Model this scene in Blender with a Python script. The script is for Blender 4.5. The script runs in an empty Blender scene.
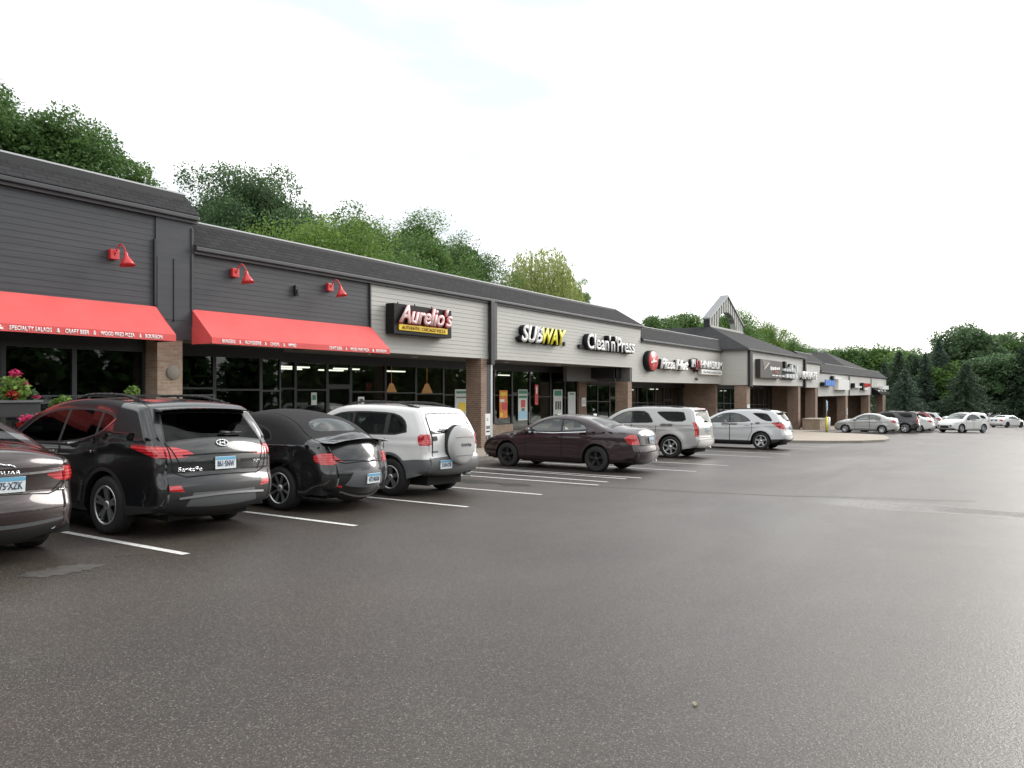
import bpy, bmesh, math, random
import numpy as np
from mathutils import Vector, Matrix
from mathutils.geometry import delaunay_2d_cdt
random.seed(7)
R=math.radians
SC=bpy.context.scene
COL=SC.collection
SLOPE=.0245
def gz(x):                                   # lot falls 2.45% along the shops, levelling off beyond them
    if x<-30: return .735
    if x<130: return -SLOPE*x
    t=min((x-130)/40,1); return -SLOPE*(130+40*(t-t*t/2))
# ------------------------------------------------------------------ materials
def newmat(name):
    m=bpy.data.materials.new(name); m.use_nodes=True
    nt=m.node_tree; b=nt.nodes['Principled BSDF']; return m,nt,b
def N(nt,typ,**kw):
    n=nt.nodes.new(typ)
    for k,v in kw.items():
        if k.startswith('i_'): n.inputs[k[2:].replace('_',' ')].default_value=v
        else: setattr(n,k,v)
    return n
def ramp(nt,stops):
    n=nt.nodes.new('ShaderNodeValToRGB'); e=n.color_ramp.elements
    while len(e)<len(stops): e.new(.5)
    for q,(p,c) in zip(e,stops):
        q.position=p; q.color=(c,c,c,1) if not isinstance(c,tuple) else (*c,1)
    return n
def mat(name,col,rough=.6,metal=0.,coat=0.,spec=.5,var=0.,vs=3.,bump=0.,bs=40.,coords='Object'):
    m,nt,b=newmat(name)
    b.inputs['Base Color'].default_value=(*col,1); b.inputs['Roughness'].default_value=rough
    b.inputs['Metallic'].default_value=metal; b.inputs['Coat Weight'].default_value=coat
    b.inputs['Coat Roughness'].default_value=.03; b.inputs['Specular IOR Level'].default_value=spec
    if var or bump:
        tc=N(nt,'ShaderNodeTexCoord')
    if var:
        no=N(nt,'ShaderNodeTexNoise',i_Scale=vs,i_Detail=6.,i_Roughness=.65); nt.links.new(tc.outputs[coords],no.inputs['Vector'])
        lo=tuple(c*(1-var) for c in col); hi=tuple(min(1,c*(1+var)) for c in col)
        r=ramp(nt,[(.3,lo),(.7,hi)]); nt.links.new(no.outputs['Fac'],r.inputs['Fac']); nt.links.new(r.outputs['Color'],b.inputs['Base Color'])
    if bump:
        n2=N(nt,'ShaderNodeTexNoise',i_Scale=bs,i_Detail=3.); nt.links.new(tc.outputs[coords],n2.inputs['Vector'])
        bp=N(nt,'ShaderNodeBump',i_Strength=bump,i_Distance=.01); nt.links.new(n2.outputs['Fac'],bp.inputs['Height']); nt.links.new(bp.outputs['Normal'],b.inputs['Normal'])
    return m
def paint(name,col,metal=.0,rough=.32,coat=1.):
    m,nt,b=newmat(name)
    b.inputs['Roughness'].default_value=rough; b.inputs['Metallic'].default_value=metal
    b.inputs['Coat Weight'].default_value=coat; b.inputs['Coat Roughness'].default_value=.04
    g=N(nt,'ShaderNodeNewGeometry'); mx=N(nt,'ShaderNodeMix',data_type='RGBA')
    mx.inputs[6].default_value=(*col,1); mx.inputs[7].default_value=(.03,.03,.032,1)
    nt.links.new(g.outputs['Backfacing'],mx.inputs[0]); 
    tc=N(nt,'ShaderNodeTexCoord'); no=N(nt,'ShaderNodeTexNoise',i_Scale=6.,i_Detail=5.); nt.links.new(tc.outputs['Object'],no.inputs['Vector'])
    rr=ramp(nt,[(.35,.02),(.75,.12)]); nt.links.new(no.outputs['Fac'],rr.inputs['Fac']); nt.links.new(rr.outputs['Color'],b.inputs['Coat Roughness'])
    nt.links.new(mx.outputs[2],b.inputs['Base Color']); return m
def glassmat(name,tint,gloss=.08,rough=.015,ior=1.55):
    m,nt,b=newmat(name); nt.nodes.remove(b); out=nt.nodes['Material Output']
    t=N(nt,'ShaderNodeBsdfTransparent'); t.inputs[0].default_value=(*tint,1)
    g=N(nt,'ShaderNodeBsdfGlossy',i_Roughness=rough); g.inputs[0].default_value=(.95,.98,.97,1)
    f=N(nt,'ShaderNodeLayerWeight',i_Blend=.5); pw=N(nt,'ShaderNodeMath',operation='POWER'); pw.inputs[1].default_value=4.5 if ior>1.5 else 6.5; nt.links.new(f.outputs['Facing'],pw.inputs[0])
    a=N(nt,'ShaderNodeMath',operation='MULTIPLY_ADD'); a.inputs[1].default_value=1-gloss; a.inputs[2].default_value=gloss
    nt.links.new(pw.outputs[0],a.inputs[0]); mx=N(nt,'ShaderNodeMixShader'); nt.links.new(a.outputs[0],mx.inputs[0])
    nt.links.new(t.outputs[0],mx.inputs[1]); nt.links.new(g.outputs[0],mx.inputs[2]); nt.links.new(mx.outputs[0],out.inputs[0]); return m
def emis(name,col,s):
    m,nt,b=newmat(name); b.inputs['Emission Color'].default_value=(*col,1); b.inputs['Emission Strength'].default_value=s; return m
def brickmat(name,c1,c2,mortar,bw=.21,rh=.072,ms=.011,rough=.85,var=.25):
    m,nt,b=newmat(name); tc=N(nt,'ShaderNodeTexCoord')
    br=N(nt,'ShaderNodeTexBrick',i_Scale=1.,i_Mortar_Size=ms,i_Brick_Width=bw,i_Row_Height=rh,i_Mortar_Smooth=.15,i_Bias=0.)
    br.inputs['Color1'].default_value=(*c1,1); br.inputs['Color2'].default_value=(*c2,1); br.inputs['Mortar'].default_value=(*mortar,1)
    nt.links.new(tc.outputs['UV'],br.inputs['Vector'])
    no=N(nt,'ShaderNodeTexNoise',i_Scale=1.7,i_Detail=8.,i_Roughness=.7); nt.links.new(tc.outputs['UV'],no.inputs['Vector'])
    r=ramp(nt,[(.3,1-var),(.72,1+var)]); nt.links.new(no.outputs['Fac'],r.inputs['Fac'])
    mx=N(nt,'ShaderNodeMix',data_type='RGBA',blend_type='MULTIPLY'); mx.inputs[0].default_value=1
    nt.links.new(br.outputs['Color'],mx.inputs[6]); nt.links.new(r.outputs['Color'],mx.inputs[7]); nt.links.new(mx.outputs[2],b.inputs['Base Color'])
    bp=N(nt,'ShaderNodeBump',i_Strength=.6,i_Distance=.008,invert=True); nt.links.new(br.outputs['Fac'],bp.inputs['Height']); nt.links.new(bp.outputs['Normal'],b.inputs['Normal'])
    b.inputs['Roughness'].default_value=rough; return m
def leafmat(name,col,hv=.35):
    m,nt,b=newmat(name); g=N(nt,'ShaderNodeNewGeometry')
    lo=tuple(c*(1-hv) for c in col); hi=(min(1,col[0]*(1+hv*1.2)),col[1]*(1+hv),col[2]*(1+hv*.3))
    r=ramp(nt,[(0.,lo),(.5,col),(1.,hi)]); nt.links.new(g.outputs['Random Per Island'],r.inputs['Fac'])
    nt.links.new(r.outputs['Color'],b.inputs['Base Color']); b.inputs['Roughness'].default_value=.5; b.inputs['Specular IOR Level'].default_value=.3
    t=N(nt,'ShaderNodeBsdfTranslucent'); nt.links.new(r.outputs['Color'],t.inputs[0])
    mx=N(nt,'ShaderNodeMixShader'); mx.inputs[0].default_value=.4; out=nt.nodes['Material Output']
    nt.links.new(b.outputs[0],mx.inputs[1]); nt.links.new(t.outputs[0],mx.inputs[2]); nt.links.new(mx.outputs[0],out.inputs[0]); return m
def sidingmat(name,col,var=.12):
    m,nt,b=newmat(name); tc=N(nt,'ShaderNodeTexCoord')
    mp=N(nt,'ShaderNodeMapping'); mp.inputs['Scale'].default_value=(.5,.5,5); nt.links.new(tc.outputs['Object'],mp.inputs[0])
    no=N(nt,'ShaderNodeTexNoise',i_Scale=1.4,i_Detail=8.,i_Roughness=.7); nt.links.new(mp.outputs[0],no.inputs['Vector'])
    r=ramp(nt,[(.28,tuple(c*(1-var) for c in col)),(.72,tuple(c*(1+var) for c in col))]); nt.links.new(no.outputs['Fac'],r.inputs['Fac'])
    nt.links.new(r.outputs['Color'],b.inputs['Base Color']); b.inputs['Roughness'].default_value=.62
    n2=N(nt,'ShaderNodeTexNoise',i_Scale=9.,i_Detail=4.); nt.links.new(mp.outputs[0],n2.inputs['Vector'])
    bp=N(nt,'ShaderNodeBump',i_Strength=.25,i_Distance=.01); nt.links.new(n2.outputs['Fac'],bp.inputs['Height']); nt.links.new(bp.outputs['Normal'],b.inputs['Normal'])
    return m
def asphaltmat():
    m,nt,b=newmat('wet asphalt'); tc=N(nt,'ShaderNodeTexCoord'); L=nt.links.new
    v=N(nt,'ShaderNodeTexVoronoi',i_Scale=150.); L(tc.outputs['Object'],v.inputs['Vector'])
    sep=N(nt,'ShaderNodeSeparateColor'); L(v.outputs['Color'],sep.inputs[0])
    sp=ramp(nt,[(0.,.0),(.80,.02),(.93,.45),(1.,1.)]); L(sep.outputs[0],sp.inputs['Fac'])
    n1=N(nt,'ShaderNodeTexNoise',i_Scale=.35,i_Detail=9.,i_Roughness=.62); L(tc.outputs['Object'],n1.inputs['Vector'])
    base=ramp(nt,[(.3,(.025,.019,.0147)),(.5,(.036,.0276,.0214)),(.7,(.049,.0385,.0305))]); L(n1.outputs['Fac'],base.inputs['Fac'])
    n3=N(nt,'ShaderNodeTexNoise',i_Scale=55.,i_Detail=4.,i_Roughness=.7); L(tc.outputs['Object'],n3.inputs['Vector'])
    fr=ramp(nt,[(.3,.35),(.7,1.7)]); L(n3.outputs['Fac'],fr.inputs['Fac'])
    mu=N(nt,'ShaderNodeMix',data_type='RGBA',blend_type='MULTIPLY'); mu.inputs[0].default_value=1; L(base.outputs[0],mu.inputs[6]); L(fr.outputs[0],mu.inputs[7])
    mx=N(nt,'ShaderNodeMix',data_type='RGBA'); mx.inputs[7].default_value=(.20,.18,.16,1); L(sp.outputs[0],mx.inputs[0]); L(mu.outputs[2],mx.inputs[6]); L(mx.outputs[2],b.inputs['Base Color'])
    mp=N(nt,'ShaderNodeMapping'); mp.inputs['Scale'].default_value=(.10,.32,1); L(tc.outputs['Object'],mp.inputs[0])
    n2=N(nt,'ShaderNodeTexNoise',i_Scale=1.,i_Detail=5.,i_Roughness=.55,i_Distortion=.6); L(mp.outputs[0],n2.inputs['Vector'])
    rr=ramp(nt,[(.26,-.09),(.74,.09)]); rr=N(nt,'ShaderNodeMapRange',i_From_Min=.28,i_From_Max=.72,i_To_Min=-.09,i_To_Max=.08); L(n2.outputs['Fac'],rr.inputs[0])
    sx=N(nt,'ShaderNodeSeparateXYZ'); L(tc.outputs['Object'],sx.inputs[0])
    dry=N(nt,'ShaderNodeMapRange',i_From_Min=-3.,i_From_Max=6.5,i_To_Min=.30,i_To_Max=.50); L(sx.outputs['Y'],dry.inputs[0])      # drier towards the parked cars
    s1=N(nt,'ShaderNodeMath',operation='ADD'); L(rr.outputs[0],s1.inputs[0]); L(dry.outputs[0],s1.inputs[1])
    nb=N(nt,'ShaderNodeTexNoise',i_Scale=.7,i_Detail=4.); L(tc.outputs['Object'],nb.inputs['Vector'])
    wv=N(nt,'ShaderNodeMath',operation='MULTIPLY_ADD'); wv.inputs[1].default_value=1.3; L(nb.outputs['Fac'],wv.inputs[0]); L(sx.outputs['X'],wv.inputs[2])   # water lying along the shallow valley line of the lot
    ab=N(nt,'ShaderNodeMath',operation='SUBTRACT'); ab.inputs[1].default_value=15.85; L(wv.outputs[0],ab.inputs[0]); aa=N(nt,'ShaderNodeMath',operation='ABSOLUTE'); L(ab.outputs[0],aa.inputs[0])
    mk=N(nt,'ShaderNodeMapRange',interpolation_type='SMOOTHSTEP',i_From_Min=.12,i_From_Max=.75,i_To_Min=.22,i_To_Max=0.); L(aa.outputs[0],mk.inputs[0])
    yk=N(nt,'ShaderNodeMapRange',interpolation_type='SMOOTHSTEP',i_From_Min=1.,i_From_Max=4.,i_To_Min=1.,i_To_Max=0.); L(sx.outputs['Y'],yk.inputs[0])
    mm=N(nt,'ShaderNodeMath',operation='MULTIPLY'); L(mk.outputs[0],mm.inputs[0]); L(yk.outputs[0],mm.inputs[1])
    s2=N(nt,'ShaderNodeMath',operation='SUBTRACT'); L(s1.outputs[0],s2.inputs[0]); L(mm.outputs[0],s2.inputs[1]); s3=N(nt,'ShaderNodeMath',operation='MAXIMUM'); s3.inputs[1].default_value=.14; L(s2.outputs[0],s3.inputs[0]); L(s3.outputs[0],b.inputs['Roughness'])
    b.inputs['Specular IOR Level'].default_value=.5
    bp=N(nt,'ShaderNodeBump',i_Strength=.6,i_Distance=.007); L(n3.outputs['Fac'],bp.inputs['Height']); L(bp.outputs['Normal'],b.inputs['Normal'])
    return m
M={}
M['charcoal']=sidingmat('charcoal painted siding',(.048,.051,.058),.2)
M['grey']=sidingmat('warm grey siding',(.475,.47,.44),.05)
M['soffit_grey']=mat('grey soffit',(.15,.15,.145),.8,var=.08)  # one grey for the soffits and the drop wall
M['dark_trim']=mat('dark bronze trim',(.013,.014,.016),.5,var=.2,vs=4)
M['gutter']=mat('charcoal gutter metal',(.050,.052,.058),.5,var=.2,vs=2)
M['cap']=mat('pale metal edge cap',(.50,.51,.52),.5,metal=.3)
M['brick']=brickmat('brown brick',(.20,.115,.08),(.27,.165,.115),(.30,.26,.215))
M['tanbrick']=brickmat('tan brick',(.33,.225,.16),(.42,.31,.225),(.36,.31,.26))
M['shingle']=brickmat('charcoal shingle',(.013,.0135,.0155),(.024,.024,.027),(.006,.006,.007),bw=.33,rh=.14,ms=.016,rough=.95,var=.2)
M['asphalt']=asphaltmat()
M['concrete']=mat('tan concrete',(.33,.28,.225),.75,var=.16,vs=1.2,bump=.2,bs=60)
M['kerb']=mat('grey kerb concrete',(.27,.25,.22),.8,var=.2,vs=3)
def linemat():
    m,nt,b=newmat('worn white road paint'); tc=N(nt,'ShaderNodeTexCoord'); no=N(nt,'ShaderNodeTexNoise',i_Scale=14.,i_Detail=8.,i_Roughness=.75); nt.links.new(tc.outputs['Object'],no.inputs['Vector'])
    r=ramp(nt,[(.30,(.10,.095,.088)),(.40,(.50,.50,.48)),(.55,(.76,.76,.74))]); nt.links.new(no.outputs['Fac'],r.inputs['Fac']); nt.links.new(r.outputs[0],b.inputs['Base Color']); b.inputs['Roughness'].default_value=.55; return m
M['white_line']=linemat(); M['wet']=mat('standing water film on asphalt',(.022,.021,.020),.16,var=.2,vs=1.,bump=.12,bs=5)
M['pale_patch']=mat('pale asphalt patch',(.082,.077,.070),.5,var=.3,vs=8)  # asphalt tone, paler than the lot around it
M['oil']=mat('oil darkened asphalt',(.016,.014,.012),.38,var=.3,vs=6)
M['glass']=glassmat('shop glass',(.62,.66,.64),.04)
M['cglass']=glassmat('clear car glass',(.55,.62,.60),.10)
M['tint']=glassmat('tinted car glass',(.05,.055,.06),.02,ior=1.33)
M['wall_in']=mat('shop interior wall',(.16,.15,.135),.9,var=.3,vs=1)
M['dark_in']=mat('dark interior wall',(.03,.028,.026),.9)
M['floor_in']=mat('shop floor',(.12,.11,.10),.5)
M['tube']=emis('fluorescent tube',(1,.93,.8),1.6)
M['pend']=emis('amber pendant lamp',(.9,.38,.12),.28)
M['canvas']=mat('red awning canvas',(.70,.10,.096),.75,var=.10,vs=1.6,bump=.3,bs=4)
M['red']=mat('red enamel',(.60,.03,.035),.35,coat=.3)
M['white']=mat('white sign face',(.86,.86,.85),.4)
M['black']=mat('black satin',(.012,.012,.013),.45)
M['signbox']=mat('black sign cabinet',(.008,.008,.009),.6,spec=.25)
M['yellow']=mat('yellow sign face',(.85,.60,.02),.45)
M['brightyellow']=mat('bright yellow sign face',(.82,.74,.04),.45)
M['blue']=mat('blue sign face',(.09,.26,.70),.45)
M['orange']=mat('orange poster',(.80,.22,.03),.5,var=.4,vs=5)
M['green']=mat('green poster ink',(.03,.22,.13),.5)
M['paper']=mat('printed paper',(.62,.66,.62),.5,var=.1,vs=6)
M['skyblue']=mat('pale blue paper',(.35,.60,.78),.5)
M['greysign']=mat('pale grey sign face',(.62,.66,.68),.5)
M['steel']=mat('brushed steel',(.30,.31,.32),.5,metal=.5)
M['tower']=mat('pale grey boards',(.42,.43,.40),.6,var=.1)
M['towerdark']=mat('grey board gaps',(.19,.195,.185),.7)
M['chrome']=mat('chrome',(.75,.76,.78),.12,metal=1.)
M['alloy']=mat('silver alloy',(.58,.59,.61),.28,metal=.85)
M['darkalloy']=mat('black alloy',(.02,.02,.022),.35,metal=.3)
M['rubber']=mat('tyre rubber',(.018,.018,.018),.75)
M['plastic']=mat('black plastic trim',(.022,.022,.024),.55)
M['greyplastic']=mat('grey cladding',(.13,.135,.14),.4)
M['under']=mat('dark underbody',(.008,.008,.008),.9)
M['seat']=mat('grey seat fabric',(.09,.088,.085),.9)
M['fabric']=mat('black soft top fabric',(.010,.010,.011),.85,bump=.3,bs=400)
def lensmat():
    m,nt,b=newmat('red lamp lens'); tc=N(nt,'ShaderNodeTexCoord'); wv=N(nt,'ShaderNodeTexWave',bands_direction='Z',i_Scale=9.,i_Distortion=1.5); nt.links.new(tc.outputs['Object'],wv.inputs['Vector'])
    r=ramp(nt,[(.15,(.38,.007,.012)),(.6,(.55,.014,.02)),(.95,(.66,.05,.055))]); nt.links.new(wv.outputs['Fac'],r.inputs['Fac']); nt.links.new(r.outputs[0],b.inputs['Base Color'])
    b.inputs['Roughness'].default_value=.15; b.inputs['Coat Weight'].default_value=1; return m
M['lens']=lensmat()
M['lensclear']=mat('clear lamp lens',(.72,.70,.70),.1,coat=1.)
M['amber']=mat('amber lamp lens',(.75,.16,.04),.15,coat=1.)
M['plate']=mat('licence plate white',(.74,.80,.82),.4)
M['plateblue']=mat('licence plate blue',(.16,.42,.62),.4)
M['ink']=mat('dark blue ink',(.03,.05,.12),.5)
M['bark']=mat('tree bark',(.075,.062,.05),.9,var=.4,vs=5,bump=.6,bs=12)
M['leaf_dark']=leafmat('dark green leaves',(.10,.185,.060))
M['leaf_mid']=leafmat('mid green leaves',(.12,.215,.064))
M['leaf_light']=leafmat('fresh green leaves',(.165,.27,.064))
M['leaf_cool']=leafmat('cool green leaves',(.105,.18,.088))
M['leaf_willow']=leafmat('willow leaves',(.32,.38,.13),.25)
M['needle']=leafmat('spruce needles',(.062,.10,.062),.35)
M['needle_blue']=leafmat('blue green needles',(.08,.125,.092),.35)
M['petal']=leafmat('pink petals',(.62,.06,.20),.3)
M['petalred']=leafmat('red petals',(.55,.05,.05),.3)
M['grass']=mat('grass verge',(.07,.13,.03),.9,var=.4,vs=2)
M['mulch']=mat('dark earth under trees',(.028,.030,.018),.95,var=.4,vs=1.5)  # dark earth colour with random tone
# ------------------------------------------------------------------ object helpers
def wl(o):
    v=Vector((0,0,0))
    while o is not None: v+=o.location; o=o.parent
    return v
def tag(o,label=None,cat=None,group=None,kind=None):
    if label: o['label']=label
    if cat: o['category']=cat
    if group: o['group']=group
    if kind: o['kind']=kind
    return o
def thing(name,label,cat,loc,group=None,rz=0):
    o=bpy.data.objects.new(name,None); COL.objects.link(o); o.location=loc; o.rotation_euler=(0,0,rz); o.empty_display_size=.3
    return tag(o,label,cat,group)
def uvbox(me,bm):
    uv=bm.loops.layers.uv.verify()
    for f in bm.faces:
        n=f.normal; a=[abs(n.x),abs(n.y),abs(n.z)]
        for l in f.loops:
            c=l.vert.co
            if a[2]>.85: l[uv].uv=(c.x,c.y)
            elif a[0]>a[1]: l[uv].uv=(c.y,c.z/max(.3,math.sqrt(1-n.z*n.z)))
            else: l[uv].uv=(c.x,c.z/max(.3,math.sqrt(1-n.z*n.z)))
def obj(name,bm,m,parent=None,smooth=False,base=None,local=False):
    """link bm (world coordinates unless local) as one mesh object"""
    me=bpy.data.meshes.new(name); bm.normal_update(); uvbox(me,bm)
    ms=m if isinstance(m,(list,tuple)) else [m]
    for q in ms: me.materials.append(M[q] if isinstance(q,str) else q)
    if smooth:
        for f in bm.faces: f.smooth=True
    o=bpy.data.objects.new(name,me); COL.objects.link(o)
    if not local:
        if parent is not None: off=wl(parent)
        elif base is not None: off=Vector(base)
        else:
            xs=[v.co for v in bm.verts]; off=Vector(((min(c.x for c in xs)+max(c.x for c in xs))/2,(min(c.y for c in xs)+max(c.y for c in xs))/2,min(c.z for c in xs)))
        bm.transform(Matrix.Translation(-off))
        if parent is None: o.location=off
    bm.to_mesh(me); bm.free()
    if parent is not None: o.parent=parent
    if smooth: 
        try: me.set_sharp_from_angle(angle=R(40))
        except Exception: pass
    return o
def BM(): return bmesh.new()
def quad(bm,*ps,mi=0):
    f=bm.faces.new([bm.verts.new(p) for p in ps]); f.material_index=mi; return f
def box(bm,x0,x1,y0,y1,z0,z1,mi=0,sl=0.,bev=0.):
    """box; sl slopes the bottom and top with the lot"""
    zz=lambda x,z:z-SLOPE*(x)*sl
    v=[bm.verts.new((x,y,zz(x,z))) for z in (z0,z1) for x,y in ((x0,y0),(x1,y0),(x1,y1),(x0,y1))]
    fs=[bm.faces.new([v[i] for i in q]) for q in ((3,2,1,0),(4,5,6,7),(0,1,5,4),(1,2,6,5),(2,3,7,6),(3,0,4,7))]
    for f in fs: f.material_index=mi
    if bev>0:
        es=list({e for f in fs for e in f.edges}); r=bmesh.ops.bevel(bm,geom=es,offset=bev,segments=2,affect='EDGES',profile=.6)
        for f in r['faces']: f.material_index=mi
    return v
def cyl(bm,p0,p1,r0,r1=None,n=10,mi=0,cap=True):
    p0=Vector(p0);p1=Vector(p1); r1=r0 if r1 is None else r1
    d=(p1-p0).normalized(); a=d.orthogonal().normalized(); b=d.cross(a)
    A=[bm.verts.new(p0+(a*math.cos(t)+b*math.sin(t))*r0) for t in [2*math.pi*i/n for i in range(n)]]
    B=[bm.verts.new(p1+(a*math.cos(t)+b*math.sin(t))*r1) for t in [2*math.pi*i/n for i in range(n)]]
    for i in range(n):
        f=bm.faces.new((A[i],A[(i+1)%n],B[(i+1)%n],B[i])); f.smooth=True; f.material_index=mi
    if cap:
        bm.faces.new(A[::-1]).material_index=mi; bm.faces.new(B).material_index=mi
def tube(bm,pts,r,n=8,mi=0):
    for i,(a,b) in enumerate(zip(pts,pts[1:])):
        ra=r[i] if isinstance(r,(list,tuple)) else r; rb=r[i+1] if isinstance(r,(list,tuple)) else r
        cyl(bm,a,b,ra,rb,n,mi)
def lathe(bm,prof,origin,axis,n=32,mi=0,closed=False):
    """prof: (radius, along)"""
    ax=Vector(axis).normalized(); a=ax.orthogonal().normalized(); b=ax.cross(a); o=Vector(origin); rings=[]
    for r,t in prof:
        rings.append([bm.verts.new(o+ax*t+(a*math.cos(q)+b*math.sin(q))*r) for q in [2*math.pi*i/n for i in range(n)]])
    k=len(rings)
    for j in range(k if closed else k-1):
        A=rings[j];B=rings[(j+1)%k]
        for i in range(n):
            f=bm.faces.new((A[i],A[(i+1)%n],B[(i+1)%n],B[i])); f.smooth=True; f.material_index=mi
    return rings
def prism(bm,pts,ext,mi=0):
    """polygon pts (3-D, planar) extruded by ext"""
    ext=Vector(ext); A=[bm.verts.new(p) for p in pts]; B=[bm.verts.new(Vector(p)+ext) for p in pts]; n=len(A)
    fs=[bm.faces.new(A[::-1]),bm.faces.new(B)]+[bm.faces.new((A[i],A[(i+1)%n],B[(i+1)%n],B[i])) for i in range(n)]
    for f in fs: f.material_index=mi
    bmesh.ops.recalc_face_normals(bm,faces=fs); return fs
def text_bm(s,h,ext=.02,bold=0.,shear=0.,sx=1.,width=None,space=1.):
    """lettering as mesh in local XZ facing -Y, left bottom at the origin; h = cap height"""
    cu=bpy.data.curves.new('t','FONT'); cu.body=s; cu.size=1; cu.offset=bold; cu.shear=shear; cu.space_character=space; cu.resolution_u=3
    o=bpy.data.objects.new('t',cu); COL.objects.link(o); dg=bpy.context.evaluated_depsgraph_get(); dg.update()
    me=bpy.data.meshes.new_from_object(o.evaluated_get(dg)); bm=bmesh.new(); bm.from_mesh(me)
    bpy.data.objects.remove(o); bpy.data.curves.remove(cu); bpy.data.meshes.remove(me)
    if not bm.verts: return bm
    k=h/.69; bmesh.ops.scale(bm,vec=(k*sx,k,1),verts=bm.verts)
    x0=min(v.co.x for v in bm.verts); x1=max(v.co.x for v in bm.verts)
    f=1. if width is None else width/(x1-x0)
    for v in bm.verts: v.co=Vector(((v.co.x-x0)*f,v.co.y,0))
    r=bmesh.ops.extrude_face_region(bm,geom=list(bm.faces)); 
    for v in [g for g in r['geom'] if isinstance(g,bmesh.types.BMVert)]: v.co.z+=ext
    bmesh.ops.recalc_face_normals(bm,faces=bm.faces)
    bm.transform(Matrix.Rotation(math.pi/2,4,'X')); return bm
def place(bm,x,y,z): bm.transform(Matrix.Translation((x,y,z))); return bm
def merge(bm,other):
    me=bpy.data.meshes.new('q'); other.to_mesh(me); other.free(); bm.from_mesh(me); bpy.data.meshes.remove(me)
# survey of the photograph's eye point: a ray through a picture point met with the plane Y = const gives world X, Z
CY,SY=math.cos(math.atan2(499,780)),math.sin(math.atan2(499,780))
def at(px,py,Y):
    a=(px-512)/780; t=Y/(SY-CY*a); return ((CY+SY*a)*t, 1.65+(391-py)/780*t)
def atx(px,Y): return at(px,391,Y)[0]
# ------------------------------------------------------------------ the setting
def lot():
    bm=BM(); xs=[-600,-200,-90]+[-60+6*i for i in range(42)]+[200,300,600,1500]; ys=[-900,-300,-100,-40,-20,-8,0,6,12,20,40,80,200,500,1200]
    g=[[bm.verts.new((x,y,gz(x))) for y in ys] for x in xs]
    for i in range(len(xs)-1):
        for j in range(len(ys)-1): bm.faces.new((g[i][j],g[i+1][j],g[i+1][j+1],g[i][j+1]))
    o=obj('parking_lot',bm,'asphalt',base=(0,0,0)); tag(o,kind='structure')
lot()
def flat(name,poly,h,m,up=.0):
    """sheet (or raised slab when up>0) following the lot"""
    bm=BM(); top=[bm.verts.new((x,y,gz(x)+h+up)) for x,y in poly]; bm.faces.new(top)
    if up>0:
        bot=[bm.verts.new((x,y,gz(x)-.05)) for x,y in poly]; n=len(top)
        for i in range(n):
            f=bm.faces.new((bot[i],bot[(i+1)%n],top[(i+1)%n],top[i])); f.material_index=1
    bmesh.ops.recalc_face_normals(bm,faces=bm.faces)
    return tag(obj(name,bm,m,base=(poly[0][0],poly[0][1],gz(poly[0][0]))),kind='structure')
KY=13.65
walk=[(-20,KY),(41,KY),(41.1,11.3),(41.5,9.6),(42.6,8.0),(44.6,6.6),(47.2,5.85),(49.5,5.9),(53,6.4),(56,7.0),(58,8.0),(59,9.6),(59.2,12.9),(125,12.9),(125,22),(-20,22)]
flat('sidewalk',walk,0,['concrete','kerb'],.13)
for i in range(26):                                       # scored joints across the pavement
    x=-6+i*1.8
    if x<40: flat('pavement_joint',[(x,KY+.16),(x+.015,KY+.16),(x+.015,16.3),(x,16.3)],.134,'kerb')
flat('kerb',[(-20,KY-.001),(41,KY-.001),(41,KY+.15),(-20,KY+.15)],0,['kerb','kerb'],.134)
def line(x,y0,y1,w=.1,name='parking_line'):
    flat(name,[(x-w/2,y0),(x+w/2,y0),(x+w/2,y1),(x-w/2,y1)],.004,'white_line')
for i,x in enumerate([0.1,2.68,5.24,7.82,10.39,12.73,15.08,17.3,20.1,22.9,25.6+2.4,30.6,35.4,38.2]):
    line(x,7.62-.03*i if x<18 else 7.05,KY-.15)
for k in range(5): 
    x0=15.3+k*.5
    flat('aisle_hatch',[(x0,7.6),(x0+.1,7.6),(x0+.42,13.3),(x0+.32,13.3)],.004,'white_line') if k in(1,3) else None
for x in (63,68,71,73.8,76.6,79.4): line(x,7.0,12.6)
def blob(cx,cy,rx,ry,seed,n=26):
    rnd=random.Random(seed); return [(cx+rx*math.cos(t)*(.65+.5*rnd.random()),cy+ry*math.sin(t)*(.65+.5*rnd.random())) for t in [2*math.pi*i/n for i in range(n)]]
flat('ground_patch',blob(4.05,7.78,.40,.22,3,40),.004,'pale_patch')
flat('ground_patch',[(4.75,8.05),(5.0,7.95),(5.0,7.99),(4.76,8.09)],.004,'pale_patch')
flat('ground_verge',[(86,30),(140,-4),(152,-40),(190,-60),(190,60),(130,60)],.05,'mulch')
flat('grass_strip',[(88,22),(124,9.5),(137,0),(138,-3.5),(150,-3),(128,14),(92,30)],.07,'grass')
def seam(pts,w=.025):
    a=[];b=[]
    for i,(x,y) in enumerate(pts):
        j=min(i+1,len(pts)-1);k=max(i-1,0); d=Vector((pts[j][0]-pts[k][0],pts[j][1]-pts[k][1])).normalized(); n=Vector((-d.y,d.x))*w/2
        a.append((x+n.x,y+n.y)); b.append((x-n.x,y-n.y))
    bm=BM()
    for i in range(len(pts)-1):
        quad(bm,*[(x,y,gz(x)+.003) for x,y in (a[i],a[i+1],b[i+1],b[i])])
    bmesh.ops.recalc_face_normals(bm,faces=bm.faces)
    for f in bm.faces:
        if f.normal.z<0: f.normal_flip()
    tag(obj('pavement_seam',bm,'under',base=(pts[0][0],pts[0][1],gz(pts[0][0]))),kind='structure')
rs=random.Random(5)
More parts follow.
